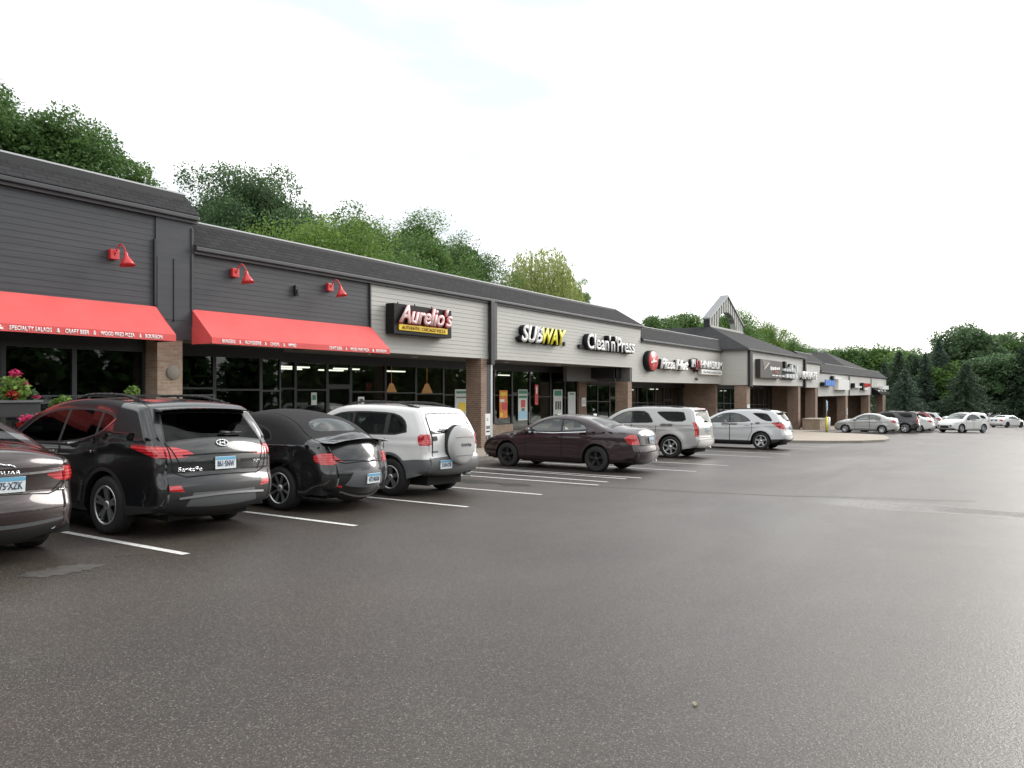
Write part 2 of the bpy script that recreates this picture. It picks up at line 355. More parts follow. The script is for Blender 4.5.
def wob(x0,y0,x1,y1,n=24,a=.05): return [(x0+(x1-x0)*i/n,y0+(y1-y0)*i/n+rs.uniform(-a,a)) for i in range(n+1)]
for i,(x,y,rx,ry) in enumerate([(6.4,10.6,.5,.9),(9.2,10.9,.4,.8),(11.6,10.6,.35,.7),(14,10.4,.45,1.1),(16.2,10.8,.4,1.0),(22.2,10,.5,1.2),(29.4,10.2,.5,1.2),(14.0,8.9,.3,.4),(21.6,8.4,.3,.5)]):
    flat('oil_stain',blob(x,y,rx,ry,40+i),.0025,'oil')
def gp(px,py):
    a=(px-512)/780; rx,ry,b=CY+SY*a,SY-CY*a,(391-py)/780; t=-1.65/(b+SLOPE*rx); return rx*t,ry*t
seam([gp(*q) for q in ((560,484),(600,487),(640,489),(690,492),(740,494),(780,496),(830,497),(880,498.5),(930,500.5),(975,501.5))],.03)
def patch(pts,m,h=.0035):
    c=[gp(*q) for q in pts]; c=chk(c); flat('wet_patch',c,h,m)
def chk(P,n=3):
    for _ in range(n): P=[q for a,b in zip(P,P[1:]+P[:1]) for q in ((.75*a[0]+.25*b[0],.75*a[1]+.25*b[1]),(.25*a[0]+.75*b[0],.25*a[1]+.75*b[1]))]
    return P
# ------------------------------------------------------------------ the shopping centre
F=16.4; FB=14.67; SF=19.0
mall=thing('shopping_centre','long single storey shopping centre with grey and charcoal siding and shingled mansard roof','shopping centre',(38,F,gz(38)))
def fascia(name,x0,x1,z0,z1,Y,m,board=.145,th=.28):
    pr=.006 if m=='charcoal' else .010; bm=BM(); n=max(1,round((z1-z0)/board)); h=(z1-z0)/n
    for i in range(n):
        a=z0+i*h; b=a+h
        quad(bm,(x0,Y-.002-pr,a),(x1,Y-.002-pr,a),(x1,Y-.002,b),(x0,Y-.002,b))
        quad(bm,(x0,Y+.02,a),(x1,Y+.02,a),(x1,Y-.002-pr,a),(x0,Y-.002-pr,a))
    rj=random.Random(int(x0*10))
    box(bm,x0,x1,Y+.004,Y+th,z0,z1)
    return obj(name,bm,m,mall)
def gutter(x0,x1,z,Y,h=.10):
    bm=BM(); box(bm,x0,x1,Y-.16,Y-.004,z,z+h,bev=.02); box(bm,x0,x1,Y-.09,Y+.02,z-.07,z-.001); return obj('gutter',bm,'gutter',mall)
def mansard(x0,x1,z,Y,rise,run,hipl=0,hipr=0,capm=True,y_over=.1):
    bm=BM(); a=Y-y_over; 
    p=[(x0,a,z),(x1,a,z),(x1-hipr,a+run,z+rise),(x0+hipl,a+run,z+rise)]
    quad(bm,*p); quad(bm,(x0,a,z),p[3],(x0+hipl,a+run+3,z+rise),(x0,a+run+3,z)); quad(bm,p[2],(x1,a,z),(x1,a+run+3,z),(x1-hipr,a+run+3,z+rise))
    quad(bm,p[3],p[2],(x1-hipr,a+run+3,z+rise),(x0+hipl,a+run+3,z+rise)); quad(bm,p[1],p[0],(x0,a+run+3,z),(x1,a+run+3,z))
    bmesh.ops.recalc_face_normals(bm,faces=bm.faces); r=obj('roof',bm,'shingle',mall)
    if capm:
        bm=BM(); box(bm,x0+hipl,x1-hipr,a+run-.02,a+run+.12,z+rise-.012,z+rise+.022); obj('edge_cap',bm,'cap',r)
    return r
def soffit(x0,x1,z,y0,y1,m='soffit_grey'): 
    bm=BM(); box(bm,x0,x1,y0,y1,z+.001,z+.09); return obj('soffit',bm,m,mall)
def column(x0,x1,y0,y1,ztop,m='brick'):
    bm=BM(); g=gz((x0+x1)/2)+.10; box(bm,x0,x1,y0,y1,g,ztop); return obj('column',bm,m,mall)
def pipe(x,Y,z0,z1,m='gutter',w=.11,d=.09):
    bm=BM(); box(bm,x-w,x+w,Y-d,Y-.03,z0,z1,bev=.015); return obj('downspout',bm,m,mall)
# charcoal restaurant unit
fascia('fascia',-4,10.57,2.85,5.69,F,'charcoal',.128)
bm=BM(); box(bm,10.57,11.52,F-.035,F+.28,2.85,5.69); box(bm,10.60,11.0,F-.045,F-.036,3.3,4.72); box(bm,11.02,11.42,F-.045,F-.036,3.3,4.72); box(bm,11.47,11.53,F-.06,F-.036,3.2,5.5); obj('corner_panel',bm,'charcoal',mall)
bm=BM(); box(bm,10.52,10.57,F-.06,F-.02,3.6,5.1); box(bm,11.005,11.017,F-.06,F-.03,3.25,4.72); obj('trim_strip',bm,'dark_trim',mall)
gutter(-4,11.62,5.69,F); mansard(-4,11.66,5.82,F,.60,.62)
bm=BM(); box(bm,-4,11.5,F+.3,F+14,2.9,6.35); obj('roof_block',bm,'dark_trim',mall)
# charcoal half, then grey long unit
fascia('fascia',11.53,17.58,2.85,4.98,F,'charcoal',.128)
bm=BM(); box(bm,17.58,17.64,F-.05,F+.2,2.85,4.98); obj('trim_strip',bm,'dark_trim',mall)
fascia('fascia',17.64,38.15,2.85,4.98,F,'grey')
gutter(11.53,38.28,4.98,F); mansard(11.53,38.32,5.10,F,.72,.7,0,1.9)
bm=BM(); box(bm,11.5,36,F+.5,F+14,3.0,5.78); obj('roof_block',bm,'dark_trim',mall)
fascia('fascia',37.05,51.62,2.13,2.85,F-.003,'grey'); fascia('fascia',38.15,51.62,2.851,4.28,F-.001,'grey')
gutter(38.2,51.6,4.28,F); mansard(38.2,56,4.40,F,.78,.7)
bm=BM(); box(bm,36,56,F+.5,F+14,2.3,5.1); obj('roof_block',bm,'dark_trim',mall)
# the projecting pizza/gym block with the hip roof and the open gable
fascia('fascia',51.66,68.3,2.05,4.35,FB,'grey')
bm=BM()
for i in range(14):
    h=2.3/14; a=2.05+i*h
    quad(bm,(51.62,F+.1,a),(51.62,FB,a),(51.64,FB,a+h),(51.64,F+.1,a+h))
box(bm,51.645,51.9,FB+.01,F+.2,2.05,4.35); obj('return_wall',bm,'grey',mall)
bm=BM(); e=4.35; box(bm,51.3,68.6,FB-.24,FB-.04,e,e+.12); box(bm,51.3,51.6,FB-.04,F+.0,e,e+.12); obj('gutter',bm,'gutter',mall)
def hip(x0,x1,y0,z0,tx0,tx1,ty,tz,back=24):
    bm=BM(); A=(x0,y0,z0);B=(x1,y0,z0);C=(tx1,ty,tz);D=(tx0,ty,tz)
    if tx1-tx0>.01: quad(bm,A,B,C,D); quad(bm,D,C,(tx1,back,tz),(tx0,back,tz))
    else: bm.faces.new([bm.verts.new(p) for p in (A,B,C)])
    quad(bm,A,D,(tx0,back,tz),(x0,back,z0)); quad(bm,C,B,(x1,back,z0),(tx1,back,tz))
    bmesh.ops.recalc_face_normals(bm,faces=bm.faces); return obj('roof',bm,'shingle',mall)
hip(51.3,68.7,FB-.2,4.47,55.6,64.1,18.45,6.33)
# tower
bm=BM(); xa,xb,xc=55.75,64.0,59.87; y0,y1=18.5,18.95; zb,ze,za=6.33,6.98,8.95
arch=[]; ac=(59.9,6.62); ar=2.15
hole=[(ac[0]-ar,zb+.12)]+[(ac[0]+ar*math.cos(t),ac[1]+ar*.52*math.sin(t)) for t in [math.pi*(1-i/12) for i in range(13)]]+[(ac[0]+ar,zb+.12)]
outer_top=lambda x: ze+(za-ze)*(1-abs(x-xc)/(xb-xc))
def hole_top(x):
    d=abs(x-ac[0]); return None if d>=ar else ac[1]+.52*ar*math.sqrt(1-(d/ar)**2)
bw=.28; x=xa; k=0
while x<xb-.01:
    x2=min(x+bw,xb); ht=[hole_top(q) for q in (x+1e-4,x2-1e-4)]
    lo=[h if h else zb for h in ht]; hi=[outer_top(x),outer_top(x2)]
    yy=y0 if k%2==0 else y0+.06
    ps=[(x,yy,lo[0]),(x2,yy,lo[1]),(x2,yy,hi[1]),(x,yy,hi[0])]
    if hi[0]-lo[0]>.02 or hi[1]-lo[1]>.02: prism(bm,ps,(0,y1-yy,0),mi=k%2)
    x=x2;k+=1
box(bm,xa-.02,xb+.02,y0-.05,y1+.02,zb-.10,zb+.14)
tw=obj('gable_tower',bm,['tower','towerdark'],mall)
bm=BM()
for s in (-1,1):
    e=(xa-.15) if s<0 else (xb+.15); ez=ze-.08
    ps=[(e,y0-.08,ez),(xc,y0-.08,za+.02),(xc,y0-.08,za+.14),(e,y0-.08,ez+.11)]
    prism(bm,ps,(0,y1-y0+.16,0))
obj('tower_roof',bm,'steel',tw)
bm=BM(); box(bm,xa-.1,xa-.002,y0,y1,zb-.2,ze-.06); box(bm,xb+.002,xb+.1,y0,y1,zb-.2,ze-.06); obj('tower_side',bm,'dark_trim',tw)
# far units
fascia('fascia',68.36,74.95,1.95,4.08,FB+.002,'grey'); gutter(68.36,75.1,4.08,FB); mansard(68.36,77,4.2,FB,.8,.8,0,2)
fascia('fascia',74.2,89.85,1.17,1.95,FB,'grey'); fascia('fascia',74.95,89.85,1.951,3.37,FB,'grey')
fascia('fascia',90.35,105.5,1.17,3.27,FB,'grey'); fascia('fascia',105.85,119.7,1.12,3.27,FB,'grey')
gutter(75,119.9,3.36,FB); mansard(75,119.9,3.48,FB,.85,.8,0,2)
hip(94.0,120.0,FB-.12,3.49,106.5,106.5,20.1,6.65,40)
bm=BM(); cyl(bm,(106.6,21,6.5),(106.6,21,7.0),.12,.12); obj('roof_vent',bm,'cap',mall)
bm=BM(); box(bm,56,119.6,FB+.6,F+14,2.4,4.0); obj('roof_block',bm,'dark_trim',mall)
bm=BM(); box(bm,90.1-.24,90.1+.24,FB-.06,FB+.2,1.15,3.37); obj('trim_strip',bm,'dark_trim',mall)
bm=BM(); box(bm,105.52,105.84,FB-.06,FB+.2,1.12,3.37); obj('trim_strip',bm,'dark_trim',mall)
pipe(68.33,FB,1.9,4.3,'dark_trim',.2,.2); pipe(51.95,FB,1.95,4.3,'dark_trim',.14,.2); pipe(52.45,FB,1.9,4.3,'dark_trim',.1,.15)
pipe(24.05,F-.02,2.62,5.0,'dark_trim',.12,.16); pipe(24.33,F,2.8,5.0,'gutter',.09,.12)
bm=BM(); box(bm,23.92,24.12,F+.02,F+.14,gz(24)+.1,2.66); obj('downspout',bm,'dark_trim',mall)
bm=BM(); box(bm,24.22,24.34,F+.04,F+.12,gz(24)+.1,2.8); obj('downspout',bm,'cap',mall)
# soffits and the upper back walls
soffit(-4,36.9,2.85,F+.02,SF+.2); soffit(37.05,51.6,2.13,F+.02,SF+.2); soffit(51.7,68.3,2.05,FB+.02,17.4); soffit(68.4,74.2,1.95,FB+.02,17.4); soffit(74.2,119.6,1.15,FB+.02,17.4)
bm=BM(); box(bm,33.4,37.04,18.2,18.4,2.13,2.85); box(bm,36.86,37.045,F+.02,18.2,2.13,2.85); obj('drop_wall',bm,'soffit_grey',mall)
bm=BM(); box(bm,36.05,36.25,F+.5,F+.6,2.13,2.85); obj('trim_strip',bm,'dark_trim',mall)
# columns
cols=[(10.64,11.28,F+.02,F+.66,2.85,'tanbrick'),(23.5,23.86,F-.02,F+.66,2.85,'brick'),(36.6,37.1,F+.02,F+.72,2.13,'brick'),
 (53.4,57.4,FB+1.2,FB+1.7,2.05,'brick'),(66.55,67.3,FB+.03,FB+.9,2.05,'brick'),(73.2,74.1,FB+.03,FB+.9,1.95,'brick'),(88.3,89.6,FB+.03,FB+.9,1.17,'brick'),(104,105.4,FB+.03,FB+.9,1.17,'brick'),(116.5,119.4,FB+.03,FB+.9,1.12,'brick')]
for c in cols: 
    if c[0]!=53.4: column(*c)
column(51.72,52.5,FB+.03,FB+.85,2.05)
# storefronts
def window(x0,x1,Y,z0,z1,fr=.05,name='window',mid=None,glass='glass'):
    bm=BM(); box(bm,x0,x0+fr,Y-.05,Y+.05,z0,z1); box(bm,x1-fr,x1,Y-.05,Y+.05,z0,z1); box(bm,x0+fr,x1-fr,Y-.05,Y+.05,z1-fr,z1); box(bm,x0+fr,x1-fr,Y-.05,Y+.05,z0,z0+fr)
    if mid: box(bm,x0+fr,x1-fr,Y-.05,Y+.05,mid-fr/2,mid+fr/2)
    w=obj(name,bm,'dark_trim',mall); bm=BM(); box(bm,x0+fr,x1-fr,Y-.006,Y+.006,z0+fr,z1-fr); obj('pane',bm,glass,w); return w
def door(x0,x1,Y,z0,z1):
    d=window(x0,x1,Y,z0,z0+2.15,.09,'door'); bm=BM(); box(bm,x1-.2,x1-.17,Y-.12,Y-.09,z0+.8,z0+1.3); box(bm,x1-.2,x1-.17,Y-.09,Y-.05,z0+.84,z0+.87); box(bm,x1-.2,x1-.17,Y-.09,Y-.05,z0+1.22,z0+1.25); obj('handle',bm,'steel',d)
    window(x0,x1,Y,z0+2.152,z1,.06)
def party_wall(x0,x1,y0,y1):
    bm=BM(); box(bm,x0,x1,y0,y1,gz(x1)+.05,2.4 if x0<60 else 2.2); return obj('party_wall',bm,'brick',mall)
def fill(x0,x1,Y,z0,z1,m,name='wall_panel',d=.12):
    bm=BM(); box(bm,x0,x1,Y-.06,Y-.06+d,z0,z1); return obj(name,bm,m,mall)
def shopfront(xs,Y,ztop,sill,doors=(),sillm='tanbrick',mid=None,bays=None):
    for i,(a,b) in enumerate(zip(xs,xs[1:])):
        g=gz((a+b)/2)+.12
        if i in doors: door(a,b,Y,g,ztop)
        else:
            if sill>.05: fill(a,b,Y-.03,g-.1,g+sill,sillm,'sill_wall',.2)
            window(a,b,Y,g+sill,ztop,.05,mid=None if mid is None else g+mid)
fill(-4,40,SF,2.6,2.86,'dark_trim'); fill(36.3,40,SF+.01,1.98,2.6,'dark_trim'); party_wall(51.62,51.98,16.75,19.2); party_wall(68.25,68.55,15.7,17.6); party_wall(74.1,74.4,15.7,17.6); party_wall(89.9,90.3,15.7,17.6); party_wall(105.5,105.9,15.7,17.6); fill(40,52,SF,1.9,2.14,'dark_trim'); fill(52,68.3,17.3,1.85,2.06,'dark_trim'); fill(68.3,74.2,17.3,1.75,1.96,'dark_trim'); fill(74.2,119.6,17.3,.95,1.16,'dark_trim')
# restaurant bays: dark painted panels between dim windows
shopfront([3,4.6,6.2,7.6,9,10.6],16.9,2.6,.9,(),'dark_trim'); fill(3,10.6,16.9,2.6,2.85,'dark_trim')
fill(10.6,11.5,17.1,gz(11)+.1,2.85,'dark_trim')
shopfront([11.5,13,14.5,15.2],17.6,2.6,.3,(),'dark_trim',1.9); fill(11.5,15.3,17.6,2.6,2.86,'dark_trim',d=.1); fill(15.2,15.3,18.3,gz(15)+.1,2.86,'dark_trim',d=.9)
shopfront([15.2,17.0,18.35,19.45,21.2,22.9,24.6,26.4],SF,2.6,.1,(2,),'dark_trim',2.0)
shopfront([26.4,28.2,29.65,31.2,33.15,34.6,35.9],SF,2.6,.75,(2,),'tanbrick',2.05)
fill(35.9,36.75,SF-.1,gz(36)+.1,2.2,'brick','pier',.4)
shopfront([36.75,38.3,39.8,41.3,42.3],SF,2.0,.1,(2,),'dark_trim',1.9)
shopfront([42.3,43.7,45.1,46.5,47.9,49.3,50.7,52],SF,1.9,.5,(4,),'dark_trim',1.9)
shopfront([52,53.5,55,56.5,58,59.5,61,62.5,64,65.5,67,68.3],17.3,1.85,.4,(5,),'dark_trim',2.0)
shopfront([68.3,70.3,72.2,74.2],17.3,1.75,.3,(1,),'dark_trim',2.0)
shopfront([74.2,76.4,78.6,80.8,83,85.2,87.4,90],17.3,.95,.75,(3,),'tanbrick')
shopfront([90,92.4,94.8,97.2,99.6,102,105.6],17.3,.95,.4,(2,),'dark_trim')
shopfront([105.6,109,112.5,116,119.6],17.3,.95,.4,(1,),'dark_trim')
# rooms behind the glass
def room(x0,x1,y0,y1,ztop,m='wall_in'):
    g=gz(x1)-.0; bm=BM(); g0=gz(x0)+.10; zt=ztop
    quad(bm,(x0,y1,g0-2),(x1,y1,g0-2),(x1,y1,zt),(x0,y1,zt)); quad(bm,(x0,y0,g0-2),(x0,y1,g0-2),(x0,y1,zt),(x0,y0,zt)); quad(bm,(x1,y1,g0-2),(x1,y0,g0-2),(x1,y0,zt),(x1,y1,zt))
    quad(bm,(x0,y0,zt),(x0,y1,zt),(x1,y1,zt),(x1,y0,zt)); quad(bm,(x0,y0,gz(x0)+.12),(x1,y0,gz(x1)+.12),(x1,y1,gz(x1)+.12),(x0,y1,gz(x0)+.12))
    return obj('interior',bm,m,mall)
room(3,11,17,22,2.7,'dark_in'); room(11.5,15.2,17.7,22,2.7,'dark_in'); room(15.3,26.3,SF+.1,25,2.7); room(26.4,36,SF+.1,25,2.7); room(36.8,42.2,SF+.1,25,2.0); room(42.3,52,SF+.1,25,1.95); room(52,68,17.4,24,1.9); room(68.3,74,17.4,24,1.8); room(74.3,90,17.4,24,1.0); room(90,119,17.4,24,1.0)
for x,y,z in ((17.9,20.0,2.62),(19.2,21.8,2.62),(24.0,21.0,2.62),(33.0,21.5,2.62),(29.5,21.5,2.62),(50,20.5,1.95),(65,19.2,1.84),(20.5,20.2,2.62),(21.5,22,2.62),(44.5,21,1.9),(47,21,1.9),(57,19.5,1.84),(62,19.5,1.84),(31,22,2.62),(80,19.5,.94)):
    bm=BM(); box(bm,x-.6,x+.6,y-.07,y+.07,z-.20,z-.15); obj('ceiling_light',bm,'tube',mall)
for x,y in ((25.1,20.2),(23.6,20.8)):
    bm=BM(); cyl(bm,(x,y,1.55),(x,y,1.95),.24,.07,14); cyl(bm,(x,y,1.95),(x,y,2.7),.008); obj('pendant_lamp',bm,'pend',mall)
rb=random.Random(11)
bm=BM()
for i in range(34):
    x=16+rb.random()*50; y=(20.2 if x<52 else 18.6)+rb.random()*3; w=.3+rb.random()*.9; h=.7+rb.random()*.6; g=gz(x)+.12
    if 34.5<x<37.5 or 51<x<53: continue
    box(bm,x-w/2,x+w/2,y-.3,y+.3,g,g+h,mi=i%3)
obj('interior_furniture',bm,['seat','wall_in','greyplastic'],mall)
for x,y in ((19.0,17.6),(21.3,17.7),(27.2,17.7),(31.7,17.7)):
    bm=BM(); cyl(bm,(x,y,2.842),(x,y,2.854),.13,.13,16); obj('soffit_light',bm,'white',mall)
# ------------------------------------------------------------------ awnings, wall lamps, signs
def awning(label,x0,x1,zt,texts):
    t=thing('awning',label,'awning',((x0+x1)/2,F,2.76),'red awnings over the restaurant')
    yf=15.62; zv=2.90; zb=2.755; bm=BM()
    n=max(2,int((x1-x0)/1.1)); xs=[x0+(x1-x0)*i/n for i in range(n+1)]
    for a,b in zip(xs,xs[1:]):
        m=(a+b)/2
        for p,q in ((a,m),(m,b)):
            zs=lambda x:-.010 if abs(x-m)<1e-6 else 0
            quad(bm,(p,yf,zv+zs(p)),(q,yf,zv+zs(q)),(q,(yf+F)/2,(zv+zt)/2+zs(q)*1.6),(p,(yf+F)/2,(zv+zt)/2+zs(p)*1.6))
            quad(bm,(p,(yf+F)/2,(zv+zt)/2+zs(p)*1.6),(q,(yf+F)/2,(zv+zt)/2+zs(q)*1.6),(q,F-.03,zt),(p,F-.03,zt))
    for x in (x0,x1):
        f=bm.faces.new([bm.verts.new(p) for p in ((x,yf,zb),(x,yf,zv),(x,F-.03,zt),(x,F-.03,zb))])
    bmesh.ops.remove_doubles(bm,verts=bm.verts,dist=.0005); bmesh.ops.recalc_face_normals(bm,faces=bm.faces)
    obj('canopy',bm,'canvas',t)
    bm=BM(); quad(bm,(x0,yf-.004,zb),(x1,yf-.004,zb),(x1,yf-.004,zv),(x0,yf-.004,zv)); obj('valance',bm,'canvas',t)
    bm=BM(); tube(bm,[(x0,yf+.03,zb+.02),(x1,yf+.03,zb+.02)],.018); 
    for x in (x0+.02,(x0+x1)/2,x1-.02): tube(bm,[(x,yf+.03,zb+.02),(x,F-.04,zb+.02)],.018)
    obj('frame',bm,'dark_trim',t)
    for s,xx,w in texts:
        bm=place(text_bm(s,.082,.004,.02,width=w,space=1.05),xx,yf-.006,zb+.032); obj('lettering',bm,'white',t)
def ax(px): return at(px,340,15.62)[0]
awning('long red canvas awning under the taller charcoal wall, cut by the left edge',-3.5,10.57,3.57,[('PASTAS  &',ax(-75),ax(4)-ax(-75)),('SPECIALTY SALADS',ax(9),ax(51.5)-ax(9)),('&',ax(56.5),ax(60)-ax(56.5)),('CRAFT BEER',ax(65),ax(89)-ax(65)),('&',ax(93),ax(96)-ax(93)),('WOOD FIRED PIZZA',ax(100.5),ax(134.5)-ax(100.5)),('&',ax(139),ax(141.5)-ax(139)),('BOURBON',ax(145),ax(162)-ax(145))])
awning('red canvas awning under the lower charcoal wall, beside the grey siding',11.49,17.65,3.59,[('BURGERS',ax(222),ax(235)-ax(222)),('&',ax(239),ax(241)-ax(239)),('ROTISSERIE',ax(245),ax(261)-ax(245)),('&',ax(264.5),ax(266.5)-ax(264.5)),('CHOPS',ax(270),ax(279)-ax(270)),('&',ax(283),ax(285)-ax(283)),('WINES',ax(288),ax(296)-ax(288)),('CRAFT BEER',ax(329),ax(342)-ax(329)),('&',ax(345.5),ax(347)-ax(345.5)),('WOOD FIRED PIZZA',ax(350),ax(369)-ax(350)),('&',ax(372),ax(374)-ax(372)),('BOURBON',ax(376),ax(386)-ax(376))])
def wall_lamp(x,label):
    t=thing('wall_lamp',label,'wall lamp',(x,F,4.4),'red gooseneck lamps on the charcoal wall'); z=4.60
    bm=BM(); box(bm,x-.10,x+.10,F-.12,F-.02,z-.11,z+.11,bev=.015); obj('mounting_box',bm,'red',t)
    pts=[(x,F-.12,z-.02)]+[(x+.03*(i/9),F-.12-.34*(i/9),z+.0+.20*math.sin(math.pi*min(1,i/9*.93))) for i in range(10)]
    e=pts[-1]; bm=BM(); tube(bm,pts+[(e[0],e[1],e[2]-.08)],.016,8); obj('gooseneck',bm,'red',t)
    bm=BM(); lathe(bm,[(.0,.0),(.032,.0),(.042,-.05),(.046,-.10),(.075,-.14),(.12,-.22),(.165,-.30),(.16,-.298),(.115,-.21),(.04,-.10)],(e[0],e[1],e[2]-.02),(-.10,.10,1),20); obj('lamp_shade',bm,'red',t)
wall_lamp(9.56,'red gooseneck wall lamp on the taller charcoal wall, nearest the left edge')
wall_lamp(12.68,'red gooseneck wall lamp above the left end of the second awning')
wall_lamp(15.9,'red gooseneck wall lamp above the right end of the second awning, nearest the grey siding')
bm=BM(); box(bm,14.62,14.76,F-.1,F-.02,4.25,4.52,bev=.01); box(bm,14.66,14.72,F-.13,F-.1,4.28,4.40); tag(obj('junction_box',bm,'black'),'small black junction box on the charcoal wall between two red lamps','junction box')
# pizza box sign
t=thing('shop_sign','black box sign with pink edged script over a yellow bar on grey siding','sign',(20.0,F,3.46),'shop signs')
YS=16.0; a0=at(394,0,YS)[0]; a1=at(451.5,0,YS)[0]; z1=4.37; z0=3.43
bm=BM(); box(bm,a0,a1,YS,F-.06,z0,z1,bev=.015); box(bm,a0+.3,a0+.4,F-.06,F-.024,3.6,4.2); box(bm,a1-.4,a1-.3,F-.06,F-.024,3.6,4.2); 
for q in (.12,.4,.7): box(bm,a0+(a1-a0)*q,a0+(a1-a0)*q+.03,16.15,16.18,z1,z1+.07)
obj('cabinet',bm,'signbox',t)
L1=at(398,0,YS)[0]; L2=at(450.8,0,YS)[0]
bm=place(text_bm("Aurelio's",.53,.05,.05,.32,width=L2-L1),L1,YS-.005,3.79); obj('lettering',bm,M['red'],t)
bm=place(text_bm("Aurelio's",.53,.05,.02,.32,width=L2-L1),L1-.035,YS-.058,3.80); obj('lettering_face',bm,mat('pale pink letter face',(.86,.60,.60),.4),t)
b0=at(398.5,0,YS)[0]; b1=at(447,0,YS)[0]; bm=BM(); box(bm,b0,b1,YS-.03,YS+.0,3.545,3.735,bev=.014); obj('name_bar',bm,'yellow',t)
bm=place(text_bm('AUTHENTIC CHICAGO PIZZA',.10,.006,.01,width=(b1-b0)*.9),b0+(b1-b0)*.05,YS-.036,3.588); obj('small_lettering',bm,mat('brown ink',(.22,.08,.02),.6),t)
YL=16.25
def letters(label,parts,zbase,raceway=None,group='shop signs',loc=None):
    x=loc; t=thing('shop_sign',label,'sign',loc,group)
    for nm,s,x0,x1,z,h,m,bold,sh,ex,Y in parts:
        bm=place(text_bm(s,h,ex,bold,sh,width=x1-x0),x0,Y,z); obj(nm,bm,m,t)
    if raceway: 
        bm=BM(); 
        for q in raceway: box(bm,*q)
        obj('raceway',bm,'signbox',t)
    return t
X=lambda px,Y=YL: at(px,0,Y)[0]
# sandwich shop letters: black returns, white and yellow faces
letters('slanted white and yellow channel letters with black returns on grey siding','' or [('letter_returns','SUB',X(519.5)-.04,X(541),3.60,.64,'signbox',.03,.3,.16,YL+.10),('letter_returns','WAY',X(540)-.04,X(563.5),3.60,.64,'signbox',.03,.3,.16,YL+.10),
 ('lettering','SUB',X(520),X(541),3.62,.62,'white',.03,.3,.03,YL-.07),('lettering','WAY',X(540.5),X(564),3.62,.62,'brightyellow',.03,.3,.03,YL-.07)],0,[(X(518),X(560),YL+.02,F-.03,3.66,3.78)],loc=(27.9,F,3.5))
letters('tall condensed white letters with black returns at the right end of the grey siding',[('letter_returns',"Clean'n'Press",X(584.5),X(631.5),3.55,.70,'signbox',.016,0,.2,YL+.12),('lettering',"Clean'n'Press",X(585.5),X(632.5),3.57,.68,'white',.014,0,.03,YL-.09)],0,[(X(580),X(628),YL+.02,F-.03,3.58,3.74)],loc=(34.2,F,3.5))
bm=BM(); box(bm,X(565.4),X(566.6),F-.1,F-.02,3.6,3.78); tag(obj('junction_box',bm,'black'),'small black box on grey siding just right of the yellow letters','junction box')
# pizza chain sign
t=thing('shop_sign','round red disc beside white brush script on grey siding','sign',(41.5,F,2.7),'shop signs')
cx=X(651.5,16.2); cz=3.25
bm=BM(); lathe(bm,[(0,0),(.72,0),(.74,.03),(.74,.30),(0,.30)],(cx-.02,16.12,cz),(0,1,0),32); bmesh.ops.scale(bm,vec=(1,1,.76),verts=bm.verts,space=Matrix.Translation((-cx,0,-cz))); obj('disc_cabinet',bm,'signbox',t)
bm=BM(); lathe(bm,[(0,-.02),(.62,-.02),(.64,0)],(cx+.05,16.11,cz),(0,1,0),32); bmesh.ops.scale(bm,vec=(1,1,.80),verts=bm.verts,space=Matrix.Translation((-cx,0,-cz))); obj('disc_face',bm,'red',t)
bm=BM(); prism(bm,[(cx-.36,16.08,cz-.12),(cx+.42,16.08,cz-.02),(cx+.40,16.08,cz+.04),(cx+.14,16.08,cz+.06),(cx+.06,16.08,cz+.17),(cx-.06,16.08,cz+.12),(cx-.12,16.08,cz+.03),(cx-.38,16.08,cz-.06)],(0,-.02,0)); obj('roof_emblem',bm,'white',t)
for nm,m,dx,dz,b,Y in (('letter_returns','signbox',-.05,-.02,.03,16.32),('lettering','white',0,0,.025,16.16)):
    bm=place(text_bm('Pizza',.52,.10,b,.30,width=X(672.5)-X(659)),X(658.5)+dx,Y,2.90+dz); merge(bm,place(text_bm('Hut',.56,.10,b,.30,width=X(686)-X(674)),X(673.5)+dx,Y,2.88+dz)); obj(nm,bm,m,t)
# learning centre sign
t=thing('shop_sign','white block capitals with two dark red blocks over a white plate on grey siding','sign',(48.2,F,2.6),'shop signs')
for nm,m,dx,dz,b,Y in (('letter_returns','signbox',-.08,-.01,.02,16.32),('lettering','white',0,0,.012,16.16)):
    bm=place(text_bm('M',.46,.1,b,width=X(692.5)-X(690)),X(690)+dx,Y,3.10+dz); merge(bm,place(text_bm('HNASIUM',.46,.1,b,width=X(720)-X(698.5)),X(698.5)+dx,Y,3.07+dz)); obj(nm,bm,m,t)
bm=BM(); box(bm,X(692.6),X(694.8),16.05,F-.02,2.95,3.62); box(bm,X(695.2),X(697.6),16.05,F-.02,2.82,3.46); obj('letter_blocks',bm,mat('dark red block',(.05,.006,.01),.5),t)
bm=place(text_bm('A',.42,.02,.03,width=X(694.6)-X(692.9)),X(692.9),16.03,3.1); merge(bm,place(text_bm('T',.42,.02,.03,width=X(697.4)-X(695.5)),X(695.5),16.03,3.0)); obj('lettering',bm,M['red'],t)
bm=BM(); box(bm,X(699.5),X(720),16.1,16.36,2.68,3.0,bev=.05); obj('name_plate',bm,'white',t)
bm=place(text_bm('The Math Learning Center',.12,.006,.0,width=X(719)-X(701)),X(701),16.09,2.78); obj('small_lettering',bm,'greyplastic',t)
bm=BM(); cyl(bm,(46.6,F-.02,2.42),(46.6,F-.16,2.36),.07,.09); tag(obj('flood_lamp',bm,'greyplastic'),'small grey lamp under the white script letters on the grey siding','lamp')
